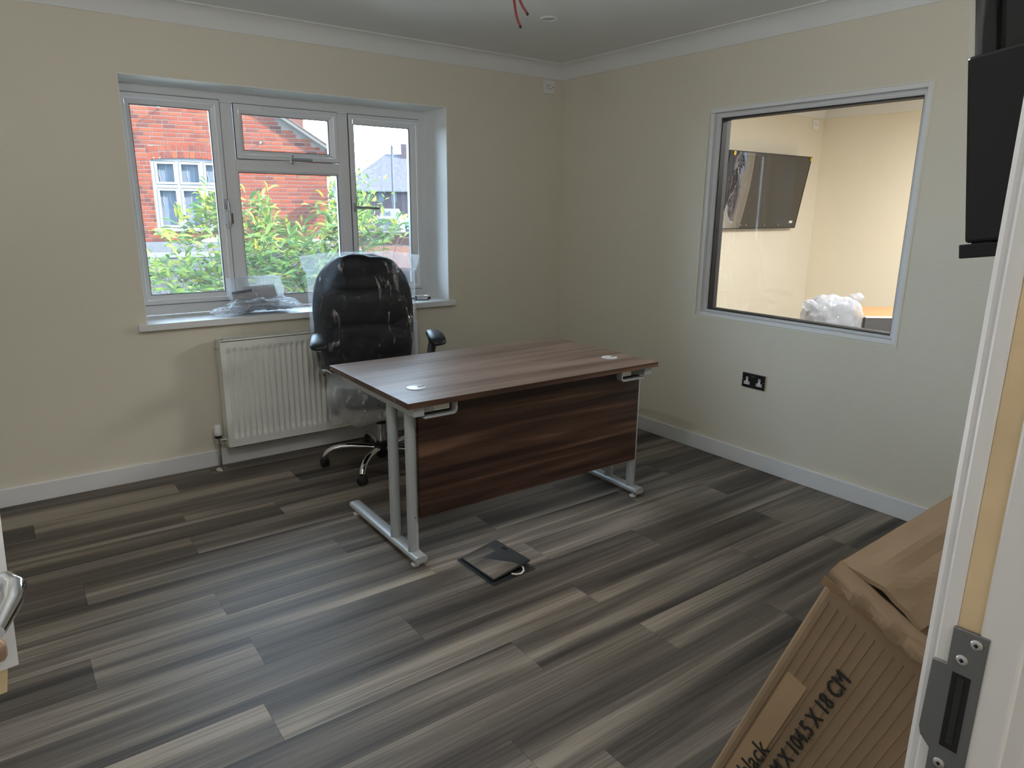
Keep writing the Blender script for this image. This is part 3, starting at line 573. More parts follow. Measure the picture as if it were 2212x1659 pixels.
# floor box
FB = thing('floor_socket_box', 'square floor socket box with a wood inlaid lid, ajar, and a white cable end', 'floor box', (-1.896, -1.88, 0))
C4 = [Vector((-2.013, -1.765, 0)), Vector((-2.006, -2.028, 0)), Vector((-1.787, -2.020, 0)), Vector((-1.782, -1.735, 0))]
GREYP = mat('dark grey plastic', (.028, .030, .034), .4)
def quadslab(name, q, z0, z1, m, parent, bev=0):
    bm = bm_(); hexa(bm, [(p.x, p.y, z0 + (p.z if len(p) > 2 else 0)) for p in q] + [(p.x, p.y, z1 + p.z) for p in q]); return obj(name, bm, m, parent, bev=bev)
cc = sum(C4, Vector()) / 4
quadslab('frame', C4, 0, .0035, GREYP, FB); quadslab('recess', [cc + (p - cc) * .90 for p in C4], .003, .0045, DARKHOLE, FB)
L0, L1, L2, L3 = [cc + (p - cc) * .90 + Vector((0, 0, h)) for p, h in zip(C4, (.003, .006, .024, .010))]
L2 += Vector((.003, .012, 0)); L3 += Vector((.002, .012, 0))
lid = quadslab('lid', [L0, L1, L2, L3], .004, .012, GREYP, FB, bev=.001)
f_ = .70; I0, I1, I2, I3 = L0, L1, L1.lerp(L2, f_), L0.lerp(L3, f_); ic = (I0 + I1 + I2 + I3) / 4
quadslab('wood_inlay', [ic + (p - ic) * .965 for p in (I0, I1, I2, I3)], .0118, .0130, PLANK, lid)
hc = L0.lerp(L3, .90).lerp(L1.lerp(L2, .90), .36); quadslab('finger_slot', [hc + Vector(o_) for o_ in ((-.007, .013, .0), (-.006, -.016, .002), (.008, -.016, .003), (.007, .013, .001))], .0119, .0127, DARKHOLE, lid)
bm = bm_(); tube(bm, [(-1.905, -2.012, .014), (-1.886, -2.022, .009), (-1.862, -2.022, .006), (-1.842, -2.012, .008), (-1.834, -1.998, .012), (-1.835, -1.985, .016)], .0038, 10); obj('cable', bm, mat('white cable sheath', (.7, .68, .62), .4), FB, smooth=True)
# ================================================================ WINDOW SILL CLUTTER
SZ = .856
def bag(name, label, c, half, rot, contents, seed, cat='plastic bag', tilt=0, m=BAGF):
    t = thing(name, label, cat, (c[0], c[1], SZ))
    M = Matrix.Translation(c) @ Matrix.Rotation(rot, 4, 'Z') @ Matrix.Rotation(tilt, 4, 'X')
    for sgn in (1, -1):
        pass
    rows = []; nU, nV = 30, 30
    bm = bm_()
    def top(u, v, s):
        x, y = (u * 2 - 1), (v * 2 - 1); e = (1 - x ** 4) * (1 - y ** 4); q = Vector((x * 2, y * 2, seed))
        z = s * half[2] * e ** .6 + half[2] * .55 * noise.noise(q * 1.3) * e + .35 * half[2] * noise.noise(q * 3.1) * e
        return M @ Vector((half[0] * x * (1 + .10 * noise.noise(q)), half[1] * y * (1 + .10 * noise.noise(q + Vector((5, 0, 0)))), z + half[2] * .4))
    grid(bm, lambda u, v: top(u, v, 1), nU, nV); grid(bm, lambda u, v: top(u, v, -.4), nU, nV)
    obj('wrapper', bm, m, t, smooth='all')
    for k, (nm, col, x0, x1, y0, y1, z) in enumerate(contents):
        bm = bm_(); a = .12 * sin(seed * 3 + k)
        def sheet(u, v): return M @ (Matrix.Rotation(a, 3, 'Z') @ Vector((x0 + (x1 - x0) * u, y0 + (y1 - y0) * v, z + .004 * noise.noise(Vector((u * 2, v * 2, seed + k))))))
        grid(bm, sheet, 6, 6); so = obj(nm, bm, col, t); mod = so.modifiers.new('thick', 'SOLIDIFY'); mod.thickness = .0015
    return t, M
PAPER = mat('grey printed paper', (.42, .42, .45), .7); DARKF = mat('dark fabric part', (.05, .054, .075), .6); PALE = mat('pale card', (.5, .48, .46), .7)
t1, M1 = bag('bag_of_papers', 'clear plastic bag of instruction papers propped up against the window frame', (-2.20, .190, .960), (.165, .105, .014), .03, [('paper', PAPER, -.07, .12, -.10, .045, .003), ('dark_strip', DARKF, -.14, -.02, .012, .028, .008), ('paper', PALE, -.14, .02, -.09, .03, .0)], 2.2, tilt=radians(62))
MT = M1 @ Matrix.Translation((.025, -.055, .0195)) @ Matrix.Rotation(-.5, 4, 'Z')
bm = bm_()
for k in range(3):
    a0, a1 = 2 * pi * k / 3 + .25, 2 * pi * (k + 1) / 3 - .25; p0, p1 = Vector((cos(a0), sin(a0), 0)) * .014, Vector((cos(a1), sin(a1), 0)) * .014; d = (p1 - p0).normalized(); n_ = Vector((-d.y, d.x, 0)) * .0014
    hexa(bm, [MT @ (q) for q in (p0 - n_, p1 - n_, p1 + n_, p0 + n_)] + [MT @ (q + Vector((0, 0, .0004))) for q in (p0 - n_, p1 - n_, p1 + n_, p0 + n_)])
obj('recycling_mark', bm, INK, t1)
bag('bag_of_parts', 'flat glossy plastic bag of dark covers lying on the window sill', (-2.19, .080, .880), (.205, .095, .040), -.12, [('folded_cover', DARKF, -.13, .14, -.06, .06, .008), ('folded_cover', DARKF, .02, .17, -.075, -.01, .018), ('card', PALE, -.09, .06, -.02, .06, .022), ('folded_cover', DARKF, -.15, -.02, -.075, -.03, .014)], 5.1)
bag('crumpled_film', 'crumpled scrap of clear film at the left of the bags on the sill', (-2.385, .055, .866), (.105, .055, .026), .25, [], 9.7, 'plastic film')
for i, (x, y, a) in enumerate(((-1.175, .125, 1.2), (-1.135, .165, 2.0), (-1.075, .085, 2.4))):
    s_ = thing('bolt', ('black bolt nearest the chair on the window sill', 'black bolt furthest back on the window sill', 'black bolt furthest right on the window sill')[i], 'bolt', (x, y, SZ), group='black bolts on the sill')
    d = Vector((cos(a), -sin(a), 0)) * -1
    bm = bm_(); tube(bm, [Vector((x, y, SZ + .009)), Vector((x, y, SZ + .009)) + d * .007], .009, 12); obj('head', bm, BLACKP, s_)
    bm = bm_(); tube(bm, [Vector((x, y, SZ + .008)), Vector((x, y, SZ + .0045)) - d * .03], .0042, 10); obj('shank', bm, BLACKP, s_)
bm = bm_(); tube(bm, [(-1.205, .06, SZ + .003), (-1.190, .078, SZ + .003), (-1.183, .08, SZ + .003), (-1.10, .053, SZ + .003)], .003, 6); tag(obj('allen_key', bm, BLACKP), 'bent black hex key lying on the window sill', 'tool')
KB = thing('bagged_key', 'small white plastic bag with a key hanging from the left casement handle', 'key', (-2.302, .235, 1.42))
bm = bm_(); superell(bm, (-2.306, .235, 1.392), (.021, .007, .047), (.8, .8), 16, 12, .006, 60, 2); obj('pouch', bm, mat('white pouch', (.72, .72, .74), .5), KB, smooth='all')
bm = bm_(); tube(bm, [(-2.300, .232, 1.465), (-2.297, .232, 1.45), (-2.302, .235, 1.436)], .003, 6); obj('loop', bm, WHITEP, KB)
bx('key', mat('dark key', (.10, .08, .07), .4, .6), KB, -2.291, -2.284, .225, .229, 1.365, 1.425, bev=.001)
# ================================================================ TELEVISION beside the doorway (seen end on), cardboard box below
T1 = thing('wall_television', 'black wrapped television tilted on the front wall, seen from its end at the right', 'television', (-2.0, YF, 1.75))
tz0, th = 1.436, .94; ta = math.atan2(.032, .23); TM = Matrix.Translation((0, -3.7955, tz0)) @ Matrix.Rotation(-ta, 4, 'X')
TM = Matrix.Translation((0, -3.7955, tz0)) @ Matrix(((1, 0, 0, 0), (0, cos(ta), sin(ta), 0), (0, -sin(ta), cos(ta), 0), (0, 0, 0, 1)))
bx('screen_panel', TVBLACK, T1, -2.69, -1.46, -.018, 0, 0, th, M=TM, bev=.002); bx('rear_housing', mat('black rear housing', (.006, .006, .007), .4, spec=.3), T1, -2.686, -1.48, -.062, -.018, .0, .45, M=TM, bev=.006)
bx('bottom_rim', TVBLACK, T1, -2.698, -1.46, -.062, .0070, -.006, .007, M=TM, bev=.001)
bx('wall_mount', BLACKP, T1, -2.25, -1.9, YF, -3.83, 1.55, 1.95)
bm = bm_(); grid(bm, lambda u, v: TM @ Vector((-2.694 - .004 * noise.noise(Vector((u * 2, v * 9, 1))), .003 - .075 * u + .003 * noise.noise(Vector((v * 7, u, 4))), .17 + (th - .16) * v)), 14, 40); obj('protective_film', bm, FILM, T1, smooth='all')
bx('corner_wrap', mat('black foam wrap', (.006, .006, .007), .25, spec=.3), T1, -2.697, -2.6, -.068, .003, .008, .175, M=TM, bev=.003)
# cardboard box leaning on the front wall
KA, KC, XB = Vector((0, -.34202, .93969)), Vector((0, -.93969, -.34202)), -2.65
BB = Vector((XB, -3.690, 1.0480)); BW, BLEN, BX = .226, 1.031, .61
CB = thing('cardboard_box', 'large brown printed cardboard box leaning against the wall by the doorway', 'box', (-2.35, -3.75, 0))
def kp(x, a, c): return BB + Vector((x, 0, 0)) + KA * a + KC * c
bm = bm_(); hexa(bm, [kp(0, -BLEN, 0), kp(BX, -BLEN, 0), kp(BX, -BLEN, BW), kp(0, -BLEN, BW), kp(0, 0, 0), kp(BX, 0, 0), kp(BX, 0, BW), kp(0, 0, BW)]); obj('carton', bm, CARD, CB, bev=.010, seg=3)
def flap(name, f, nu, nv, th_=.006, m=CARD):
    bm = bm_(); grid(bm, f, nu, nv); o = obj(name, bm, m, CB); mo = o.modifiers.new('thick', 'SOLIDIFY'); mo.thickness = th_; mo.offset = 0; return o
nn = lambda a, b, c: noise.noise(Vector((a, b, c)))
flap('top_flap', lambda u, v: kp(-.004 + u * .42, .006 + .030 * u + .010 * sin(v * pi) + .004 * nn(u * 6, v * 5, 1), .004 + v * .108), 24, 14)
flap('top_flap', lambda u, v: kp(.05 + u * .40, .016 + .036 * u + .004 * nn(u * 6, v * 5, 2), .112 + v * .104), 20, 12)
def lip(u, v):                                        # torn, rolled-over end of the flap hanging in front of the face
    a = u * pi * .62
    return kp(-.002 - .016 * sin(a) + .004 * nn(v * 9, u * 3, 5), -.004 + .014 * cos(a) - .014 * (u > .8) * abs(nn(v * 22, 3, 1)) - .016 * v, .004 + v * .208 + .003 * nn(v * 12, u * 4, 8))
flap('torn_lip', lip, 12, 30, .005, CARD)
flap('torn_edge', lambda u, v: kp(-.020 + .004 * u, -.010 - .010 * v, .002 + u * .13 + .004 * nn(u * 20, v * 3, 2)), 24, 3, .003, CARDIN)
for k in range(16):
    c0 = .016 + k * .0128; bm = bm_(); tube(bm, [kp(-.0004 , -.05 - .02 * nn(k, 1, 1), c0), kp(-.0004, -.95, c0)], .0008, 5); obj('flute_ridge', bm, CARD, CB)
bm = bm_(); hexa(bm, [kp(-.0002, -.70, .020), kp(-.0014, -.70, .020), kp(-.0014, -.70, .050), kp(-.0002, -.70, .050), kp(-.0002, -.183, .020), kp(-.0014, -.183, .020), kp(-.0014, -.181, .050), kp(-.0002, -.181, .050)]); obj('tape_strip', bm, mat('pale tape', (.38, .26, .15), .6, var=.1), CB)
def tm(a, c, lift=.0026): p = kp(-lift, a, c); return Matrix(((0, 0, -1, p.x), (KA.y, -KC.y, 0, p.y), (KA.z, -KC.z, 0, p.z), (0, 0, 0, 1)))
text('black', .037, INK, CB, tm(-.392, .056), shear=.0, sx=1.02)
for q_ in (0, .0008): text('M X 104.5 X 18 CM', .0300, INK, CB, tm(-.338 + q_, .0865 - q_ * .5), sx=.88, depth=.0006 - q_ * .2)
text('1 X 1 k', .0300, INK, CB, tm(-.47, .118), sx=.88)
# ================================================================ NEXT ROOM, seen through the internal window
T2 = thing('wall_television', 'black wrapped television tilted on the wall of the next room', 'television', (2.38, 0, 1.6))
t2 = math.atan2(.105, .66); TM = Matrix.Translation((0, -.062, 1.300)) @ Matrix(((1, 0, 0, 0), (0, cos(t2), -sin(t2), 0), (0, sin(t2), cos(t2), 0), (0, 0, 0, 1)))
bx('screen_panel', mat('television screen', (.030, .025, .022), .10, spec=.6), T2, 1.74, 2.985, 0, .018, 0, .672, M=TM); bx('rear_housing', BLACKP, T2, 1.85, 2.88, .018, .05, .03, .42, M=TM)
bm = bm_(); mring(bm, 1.74, 2.985, 0, .672, .008, -.002, .004, 1); bmesh.ops.transform(bm, matrix=TM, verts=bm.verts); obj('bezel', bm, TVBLACK, T2)
bm = bm_(); grid(bm, lambda u, v: TM @ Vector((1.80 + .28 * u + .03 * sin(v * 3), -.006 - .012 * sin(u * pi) - .004 * nn(u * 3, v * 4, 2), .01 + .655 * v)), 16, 24); obj('protective_film', bm, film('glossy screen film', .30, .02, .04, .2, 6, .1), T2, smooth='all')
YEL = mat('yellow label', (.62, .45, .02), .5)
for x0 in (1.785, 2.955): bx('corner_label', YEL, T2, x0, x0 + .028, -.009, -.005, .635, .667, M=TM)
bx('sticker', WHITEP, T2, 2.86, 2.91, -.005, -.002, .05, .072, M=TM)
for k in range(5): bm = bm_(); lathe(bm, [(.012, 0), (.012, -.001)], (0, 0, 0), 12, axis=1); bmesh.ops.transform(bm, matrix=TM @ Matrix.Translation((2.10 + (0, .08, .26, .36, .58)[k], -.003, .035)), verts=bm.verts); obj('film_spot', bm, mat('grey spot', (.12, .11, .10), .4), T2)
bx('wall_mount', BLACKP, T2, 2.2, 2.55, -.075, 0, 1.45, 1.75)
# wrapped chair and desk in the next room
WC = thing('wrapped_chair', 'grey chair under crumpled white plastic, seen through the internal window', 'chair', (1.30, -1.48, 0), radians(-20))
GF = mat('grey mesh fabric', (.16, .17, .19), .8)
bm = bm_(); superell(bm, (0, .02, .70), (.20, .045, .155), (.6, .6), 20, 14); obj('backrest', bm, GF, WC, smooth='all', local=True)
bm = bm_(); superell(bm, (0, -.22, .45), (.23, .22, .05), (.6, .5), 20, 10); obj('seat', bm, GF, WC, smooth='all', local=True)
for sx_ in (-1, 1):
    for sy_ in (-.38, -.04): bm = bm_(); tube(bm, [(.19 * sx_, sy_, 0), (.18 * sx_, sy_, .43)], .012, 10); obj('leg', bm, BLACKP, WC, smooth=True, local=True)
bm = bm_(); superell(bm, (-.005, .0, .71), (.235, .11, .178), (.75, .7), 80, 50, .020, 14, 1); cr = obj('wrapping', bm, film('white crumpled wrap', .05, .50, .2, 1.0, 30, .3, .4, tint=(.62, .66, .74)), WC, smooth='all', local=True)
bm = bm_(); superell(bm, (-.205, -.01, .83), (.045, .05, .035), (.8, .8), 20, 14, .014, 30, 4); superell(bm, (.19, .0, .86), (.05, .04, .04), (.8, .8), 20, 14, .014, 30, 8); obj('wrap_corner', bm, MATS['white crumpled wrap'], WC, smooth='all', local=True)
D3 = thing('side_desk', 'light brown desk with a dark grey front panel in the next room', 'desk', (2.0, -1.7, 0), radians(-38))
DM2 = mat('light brown laminate', (.38, .20, .085), .5)
bx('desktop', DM2, D3, -.45, .75, -.22, .40, .705, .73, local=True, bev=.001); bx('front_panel', mat('dark grey panel', (.055, .058, .065), .5), D3, -.45, .75, -.26, -.235, .28, .735, local=True); bx('panel_rim', mat('light grey rim', (.5, .5, .5), .4), D3, -.45, .75, -.262, -.222, .735, .742, local=True)
for x in (-.42, .70): bx('leg', SILVER, D3, x - .02, x + .02, -.2, .36, 0, .705, local=True)
# ================================================================ OUTSIDE
bm = bm_(); box(bm, -9, 12, .34, 10, -1.6, -1.19); struct('bounce_ground', bm, mat('pale bounce ground', (.30, .29, .26), .9, var=.3, vscale=.8))  # pale ground added as a reflector, bouncing daylight up through the window
bm = bm_(); box(bm, -60, 90, .34, 120, -1.6, -1.2); struct('ground', bm, mat('garden ground', (.030, .045, .030), .9, var=.3, vscale=.8, spec=.1))
HW = Vector((.97611634, -.21724846, 0)); HN = Vector((-.21724846, -.97611634, 0)); HP = Vector((-.488, 11.047, 0))
HM_ = Matrix(((HW.x, HN.x, 0, HP.x), (HW.y, HN.y, 0, HP.y), (0, 0, 1, 0), (0, 0, 0, 1)))    # house frame: x along the wall, y out of it, z up
BH = thing('brick_house', 'red brick gable end of the neighbouring house beyond the window', 'house', (HP.x, HP.y, -1.2)); RT = BH
MORTAR = mat('pale mortar', (0.0714, 0.0595, 0.0521), .9, spec=.08)
def hobj(name, bm, m, parent=BH, **k):
    bmesh.ops.transform(bm, matrix=HM_, verts=bm.verts); return obj(name, bm, m, parent, **k)
XE = 2.96; SLP = .63; zr = lambda s: min(3.168 + SLP * (2.092 - s), 3.168 + SLP * (2.092 + 1.1) - SLP * max(0, -1.1 - s))
WXA, WXB, WZA, WZB = -.31, 1.06, 1.02, 2.30      # house window opening
bm = bm_()
prism(bm, [(-5, -1.2), (WXA, -1.2), (WXA, zr(WXA)), (-1.1, zr(-1.1)), (-5, zr(-5))], 1, -.3, 0); prism(bm, [(WXB, -1.2), (XE, -1.2), (XE, zr(XE)), (WXB, zr(WXB))], 1, -.3, 0)
prism(bm, [(WXA, -1.2), (WXB, -1.2), (WXB, WZA), (WXA, WZA)], 1, -.3, 0); prism(bm, [(WXA, WZB + .05), (WXB, WZB + .05), (WXB, zr(WXB)), (WXA, zr(WXA))], 1, -.3, 0)
box(bm, -5, XE, -4, -.3, -1.2, 2.3)
hobj('wall_body', bm, MORTAR)
m, nt, N, L, p = newmat('red brick')               # colour varies from brick to brick
oi = N.new('ShaderNodeObjectInfo'); ge = N.new('ShaderNodeNewGeometry'); ad = N.new('ShaderNodeMath'); ad.operation = 'ADD'; fr_ = N.new('ShaderNodeMath'); fr_.operation = 'FRACT'
L.new(oi.outputs['Random'], ad.inputs[0]); L.new(ge.outputs['Random Per Island'], ad.inputs[1]); L.new(ad.outputs[0], fr_.inputs[0])
rp = N.new('ShaderNodeValToRGB'); rp.color_ramp.interpolation = 'LINEAR'; e = rp.color_ramp.elements; e[0].position = 0; e[0].color = (0.0323, 0.0097, 0.0065, 1); e[1].position = 1; e[1].color = (0.0818, 0.0218, 0.0082, 1)
for ps, c in ((.12, (0.0410, 0.0117, 0.0082)), (.3, (0.0603, 0.0137, 0.0074)), (.6, (0.0687, 0.0152, 0.0070)), (.85, (0.0753, 0.0191, 0.0098))): q = e.new(ps); q.color = (*c, 1)
L.new(fr_.outputs[0], rp.inputs[0]); L.new(rp.outputs[0], p.inputs['Base Color']); p.inputs['Roughness'].default_value = .85; p.inputs['Specular IOR Level'].default_value = .05
BRICK = m
bricks = []; zc = .76; row = 0
while zc < 4.4:
    s = -3.2 + (row % 2) * .1125 + (.06 if row % 3 == 0 else 0)
    while s < XE:
        wd = .215 if (rnd.random() < .72) else .1025
        a, b = s, min(s + wd, XE); s += wd + .011
        if b - a < .03: continue
        if zc + .065 > zr(max(a, b)) - .02 or zc + .065 > zr(a): continue
        if zc > WZA - .08 and zc < WZB + .258 and b > WXA - .02 and a < WXB + .02:
            if zc < WZB + .258:                      # clip the courses beside the opening
                if a < WXA - .03: b = WXA - .012
                elif b > WXB + .03: a = WXB + .012
                else: continue
                if b - a < .03: continue
        bricks.append((a, b, zc))
    zc += .0752; row += 1
arch = []
for r_ in range(2):
    for k in range(14):
        s0 = WXA - .04 + k * .1035; sm_ = s0 + .05; arc = .05 * (1 - ((sm_ - .375) / .75) ** 2); arch.append((s0, s0 + .0925, WZB + arc + r_ * .118 - (.022 if r_ == 0 else 0), .130 if r_ == 0 else .108))
def bkey(b): return abs((b[0] + b[1]) / 2 - .9) + abs(b[2] - 1.9) * 1.2
inview = [b for b in bricks if -.75 < b[0] < 3.0 and .75 < b[2] < 3.35]
inview.sort(key=lambda b: 0 if (-.7 < b[0] < .95) else (1 if b[2] > 1.0 else 2)); single = set(inview[:265])
cache = {}
def brick_mesh(wd, ht):
    key = (round(wd, 3), round(ht, 3))
    if key not in cache:
        bm = bm_(); i = .004
        hexa(bm, [(0, -.01, 0), (wd, -.01, 0), (wd, -.01, ht), (0, -.01, ht), (i, .010, i), (wd - i, .010, i), (wd - i, .010, ht - i), (i, .010, ht - i)])
        bmesh.ops.recalc_face_normals(bm, faces=bm.faces); me = bpy.data.meshes.new('brick'); bm.to_mesh(me); bm.free(); me.materials.append(BRICK); cache[key] = me
    return cache[key]
def put_brick(s, z, wd, ht):
    o = bpy.data.objects.new('brick', brick_mesh(wd, ht)); COL.objects.link(o); o.parent = BH
    o.matrix_basis = BH.matrix_basis.inverted() @ HM_ @ Matrix.Translation((s, rnd.uniform(-.002, .002), z))
for b in single: put_brick(b[0], b[2], b[1] - b[0], .065)
for a in arch: put_brick(a[0], a[2], .0925, a[3])
bm = bm_()
for a, b, z in bricks:
    if (a, b, z) in single: continue
    i = .004; hexa(bm, [(a, -.01, z), (b, -.01, z), (b, -.01, z + .065), (a, -.01, z + .065), (a + i, .010, z + i), (b - i, .010, z + i), (b - i, .010, z + .065 - i), (a + i, .010, z + .065 - i)])
o = hobj('brickwork', bm, BRICK); o['kind'] = 'stuff'
# gable verge, roof, chimney
RTILE = mat('pale roof tile', (0.0506, 0.0357, 0.0327), .8, var=.25, vscale=8, spec=.08)
bm = bm_()
def slope_slab(bm, s0, s1, y0, y1, dz0, dz1):
    hexa(bm, [(s0, y0, zr(s0) + dz0), (s1, y0, zr(s1) + dz0), (s1, y1, zr(s1) + dz0), (s0, y1, zr(s0) + dz0), (s0, y0, zr(s0) + dz1), (s1, y0, zr(s1) + dz1), (s1, y1, zr(s1) + dz1), (s0, y1, zr(s0) + dz1)])
slope_slab(bm, -1.1, 3.35, -4, .165, .0, .06); slope_slab(bm, -5.2, -1.1, -4, .165, .0, .06); hobj('roof', bm, RTILE)
bm = bm_(); slope_slab(bm, -1.1, 3.35, .150, .172, -.03, .03); hobj('verge_board', bm, mat('white verge', (0.0393, 0.0375, 0.0348), .6, spec=.08))
for k in range(18):
    s = .9 + k * .135; bm = bm_(); slope_slab(bm, s, s + .128, -.3, .185, .055, .075); hobj('verge_tile', bm, RTILE)
bm = bm_(); box(bm, 2.30, 2.78, -2.2, -1.7, 2.6, 5.0); ch = hobj('chimney', bm, mat('chimney brick', (0.0506, 0.0223, 0.0179), .85, var=.2, vscale=20, spec=.08))
bm = bm_(); box(bm, 3.22, 3.34, -4, .18, 2.26, 2.36); hobj('gutter', bm, mat('white gutter', (0.0744, 0.0744, 0.0774), .4, spec=.08))
# house window
HWN = bpy.data.objects.new('window', None); HWN.parent = BH; COL.objects.link(HWN)
HWM = mat('white house window', (0.0804, 0.0833, 0.0893), .4, spec=.08); NETC = mat('pale net curtain', (0.0387, 0.0476, 0.0625), .5, spec=.08)
def hw(name, m, *b, parent=HWN, bev=0):
    bm = bm_(); box(bm, *b); return hobj(name, bm, m, parent, bev=bev)
bm = bm_(); n_ = 16
for k in range(n_):
    s0 = WXA + (WXB - WXA) * k / n_; s1 = WXA + (WXB - WXA) * (k + 1) / n_; A_ = lambda s: WZB + .05 * (1 - ((s - .375) / .75) ** 2)
    hexa(bm, [(s0, -.08, 2.27), (s1, -.08, 2.27), (s1, -.03, 2.27), (s0, -.03, 2.27), (s0, -.08, A_(s0)), (s1, -.08, A_(s1)), (s1, -.03, A_(s1)), (s0, -.03, A_(s0))])
hobj('arched_head', bm, HWM, HWN); hw('sill', HWM, WXA - .06, WXB + .06, -.1, .07, .955, 1.02)
for k in range(4): hw('mullion', HWM, WXA + k * .4383 - .02 * (k > 0), WXA + k * .4383 + .055 - .02 * (k > 0), -.10, -.03, 1.02, 2.28)
hw('transom', HWM, WXA, WXB, -.10, -.035, 1.775, 1.835); hw('room_behind', NETC, WXA, WXB, -.14, -.125, 1.0, 2.3)
for c in range(3):
    for (z0, z1) in ((1.02, 1.775), (1.835, 2.27)):
        s0 = WXA + c * .4383 + (.055 if c == 0 else .035); s1 = min(WXA + (c + 1) * .4383 - .02, WXB); bm = bm_(); mring(bm, s0, s1, z0 + .01, z1 - .01, .042, -.075, -.02, 1); fr = hobj('casement', bm, HWM, HWN)
FAIRY = mat('white fairy lights', (0.1190, 0.1250, 0.1339), .5, spec=.08)
bm = bm_()
for k in range(10):
    s = WXA + .12 + k * .122; zt = 2.24; ln = (.42, .36, .5, .46, .3, .52, .4)[k % 7]; tube(bm, [(s + .012 * sin(i * 1.7 + k), -.118, zt - ln * i / 6) for i in range(7)], .005, 4)
    s += .03; tube(bm, [(s + .012 * sin(i * 1.3 + k), -.118, 1.74 - ln * i / 7) for i in range(6)], .006, 4)
o = hobj('icicle_lights', bm, FAIRY, HWN); o['kind'] = 'stuff'
DGREY_ = mat('hook grey', (.10, .105, .115), .6, spec=.1)
for hs_, hz in ((-.08, 3.205), (1.667, 2.65)):
    bm = bm_(); tube(bm, [(hs_, 0, hz), (hs_, .25, hz)], .012, 6); superell(bm, (hs_ + .01, .22, hz + .01), (.02, .02, .02), (.8, .8), 10, 8); hobj('wall_hook', bm, DGREY_)
bm = bm_(); box(bm, 2.385, 2.60, .0, .014, 1.995, 2.06); ab = hobj('air_brick', bm, mat('orange air brick', (0.0714, 0.0298, 0.0089), .8, spec=.08))
for k in range(8):
    for j in range(2): bm = bm_(); box(bm, 2.40 + k * .025, 2.412 + k * .025, .012, .016, 2.005 + j * .026, 2.022 + j * .026); hobj('air_hole', bm, DARKHOLE, ab)
# plinth and lean-to slate roof at the foot of the house
bm = bm_(); box(bm, -4, 3.2, .0, .08, .55, .755); hobj('plinth', bm, mat('grey render', (0.0446, 0.0476, 0.0536), .8, var=.1, vscale=3, spec=.08))
bm = bm_(); prism(bm, [(.08, .53), (2.35, -.62), (2.35, -1.2), (.08, -1.2)], 0, -3, 3.6); LT = hobj('lean_to_roof', bm, mat('lean to wall', (.12, .12, .12), .8))
SL = mat('grey slate', (0.0238, 0.0250, 0.0298), .7, var=.12, vscale=9, vary_object=.18, spec=.08)
bm = bm_(); box(bm, -3, 3.6, .06, .30, .47, .56); hobj('flashing', bm, mat('pale lead flashing', (0.0655, 0.0655, 0.0699), .6, spec=.08), LT)
bm0 = bm_(); box(bm0, .002, .298, 0, .25, 0, .012); bmesh.ops.recalc_face_normals(bm0, faces=bm0.faces); slm = bpy.data.meshes.new('slate'); bm0.to_mesh(slm); bm0.free(); slm.materials.append(SL)
ang = math.atan2(-1.15, 2.27)
for r_ in range(11):
    for k in range(15):
        s = -1.3 + k * .30 + (.15 if r_ % 2 else 0); d = .24 + r_ * .19
        o = bpy.data.objects.new('slate', slm); COL.objects.link(o); o.parent = LT
        o.matrix_basis = BH.matrix_basis.inverted() @ HM_ @ Matrix.Translation((s, .08 + d * cos(ang), .53 + d * sin(ang) + .004)) @ Matrix.Rotation(ang + .03, 4, 'X')
bm = bm_(); box(bm, -.14, .02, .66, .80, .16, .29); v = hobj('roof_vent', bm, mat('white vent', (0.0655, 0.0699, 0.0714), .5, spec=.08), LT); bm = bm_(); box(bm, -.11, .0, .79, .805, .22, .285); hobj('vent_opening', bm, DARKHOLE, v)
bm = bm_(); box(bm, 1.6, 3.4, .25, .6, .60, .80); hobj('white_coping', bm, mat('pale coping', (0.0655, 0.0625, 0.0536), .7, spec=.08), LT)
# satellite dish on the corner, edge on
DI = thing('satellite_dish', 'grey satellite dish on the corner of the brick house, seen edge on', 'satellite dish', (HM_ @ Vector((2.98, .3, 1.7))))
DGREY = mat('pale grey dish', (.022, .024, .030), .5, spec=.08)
bm = bm_(); lathe(bm, [(.255, .04), (.25, .045), (.18, .02), (.1, .006), (.01, 0), (.01, -.006), (.1, .0), (.18, .014), (.255, .034)], (0, 0, 0), 28, axis=0)
bmesh.ops.transform(bm, matrix=HM_ @ Matrix.Translation((3.03, .48, 1.69)) @ Matrix.Rotation(radians(28), 4, 'Z') @ Matrix.Rotation(radians(-6), 4, 'Y'), verts=bm.verts); obj('dish', bm, DGREY, DI, smooth='all')
bm = bm_(); tube(bm, [(2.92, .0, 1.62), (2.96, .22, 1.62), (3.05, .42, 1.68)], .02, 8); bmesh.ops.transform(bm, matrix=HM_, verts=bm.verts); obj('bracket', bm, STEEL, DI)
bm = bm_(); tube(bm, [(3.07, .48, 1.46), (3.22, .5, 1.42), (3.38, .5, 1.56)], .012, 6); superell(bm, (3.40, .5, 1.6), (.03, .03, .045), (.8, .8), 10, 8); bmesh.ops.transform(bm, matrix=HM_, verts=bm.verts); obj('receiver_arm', bm, DGREY, DI)
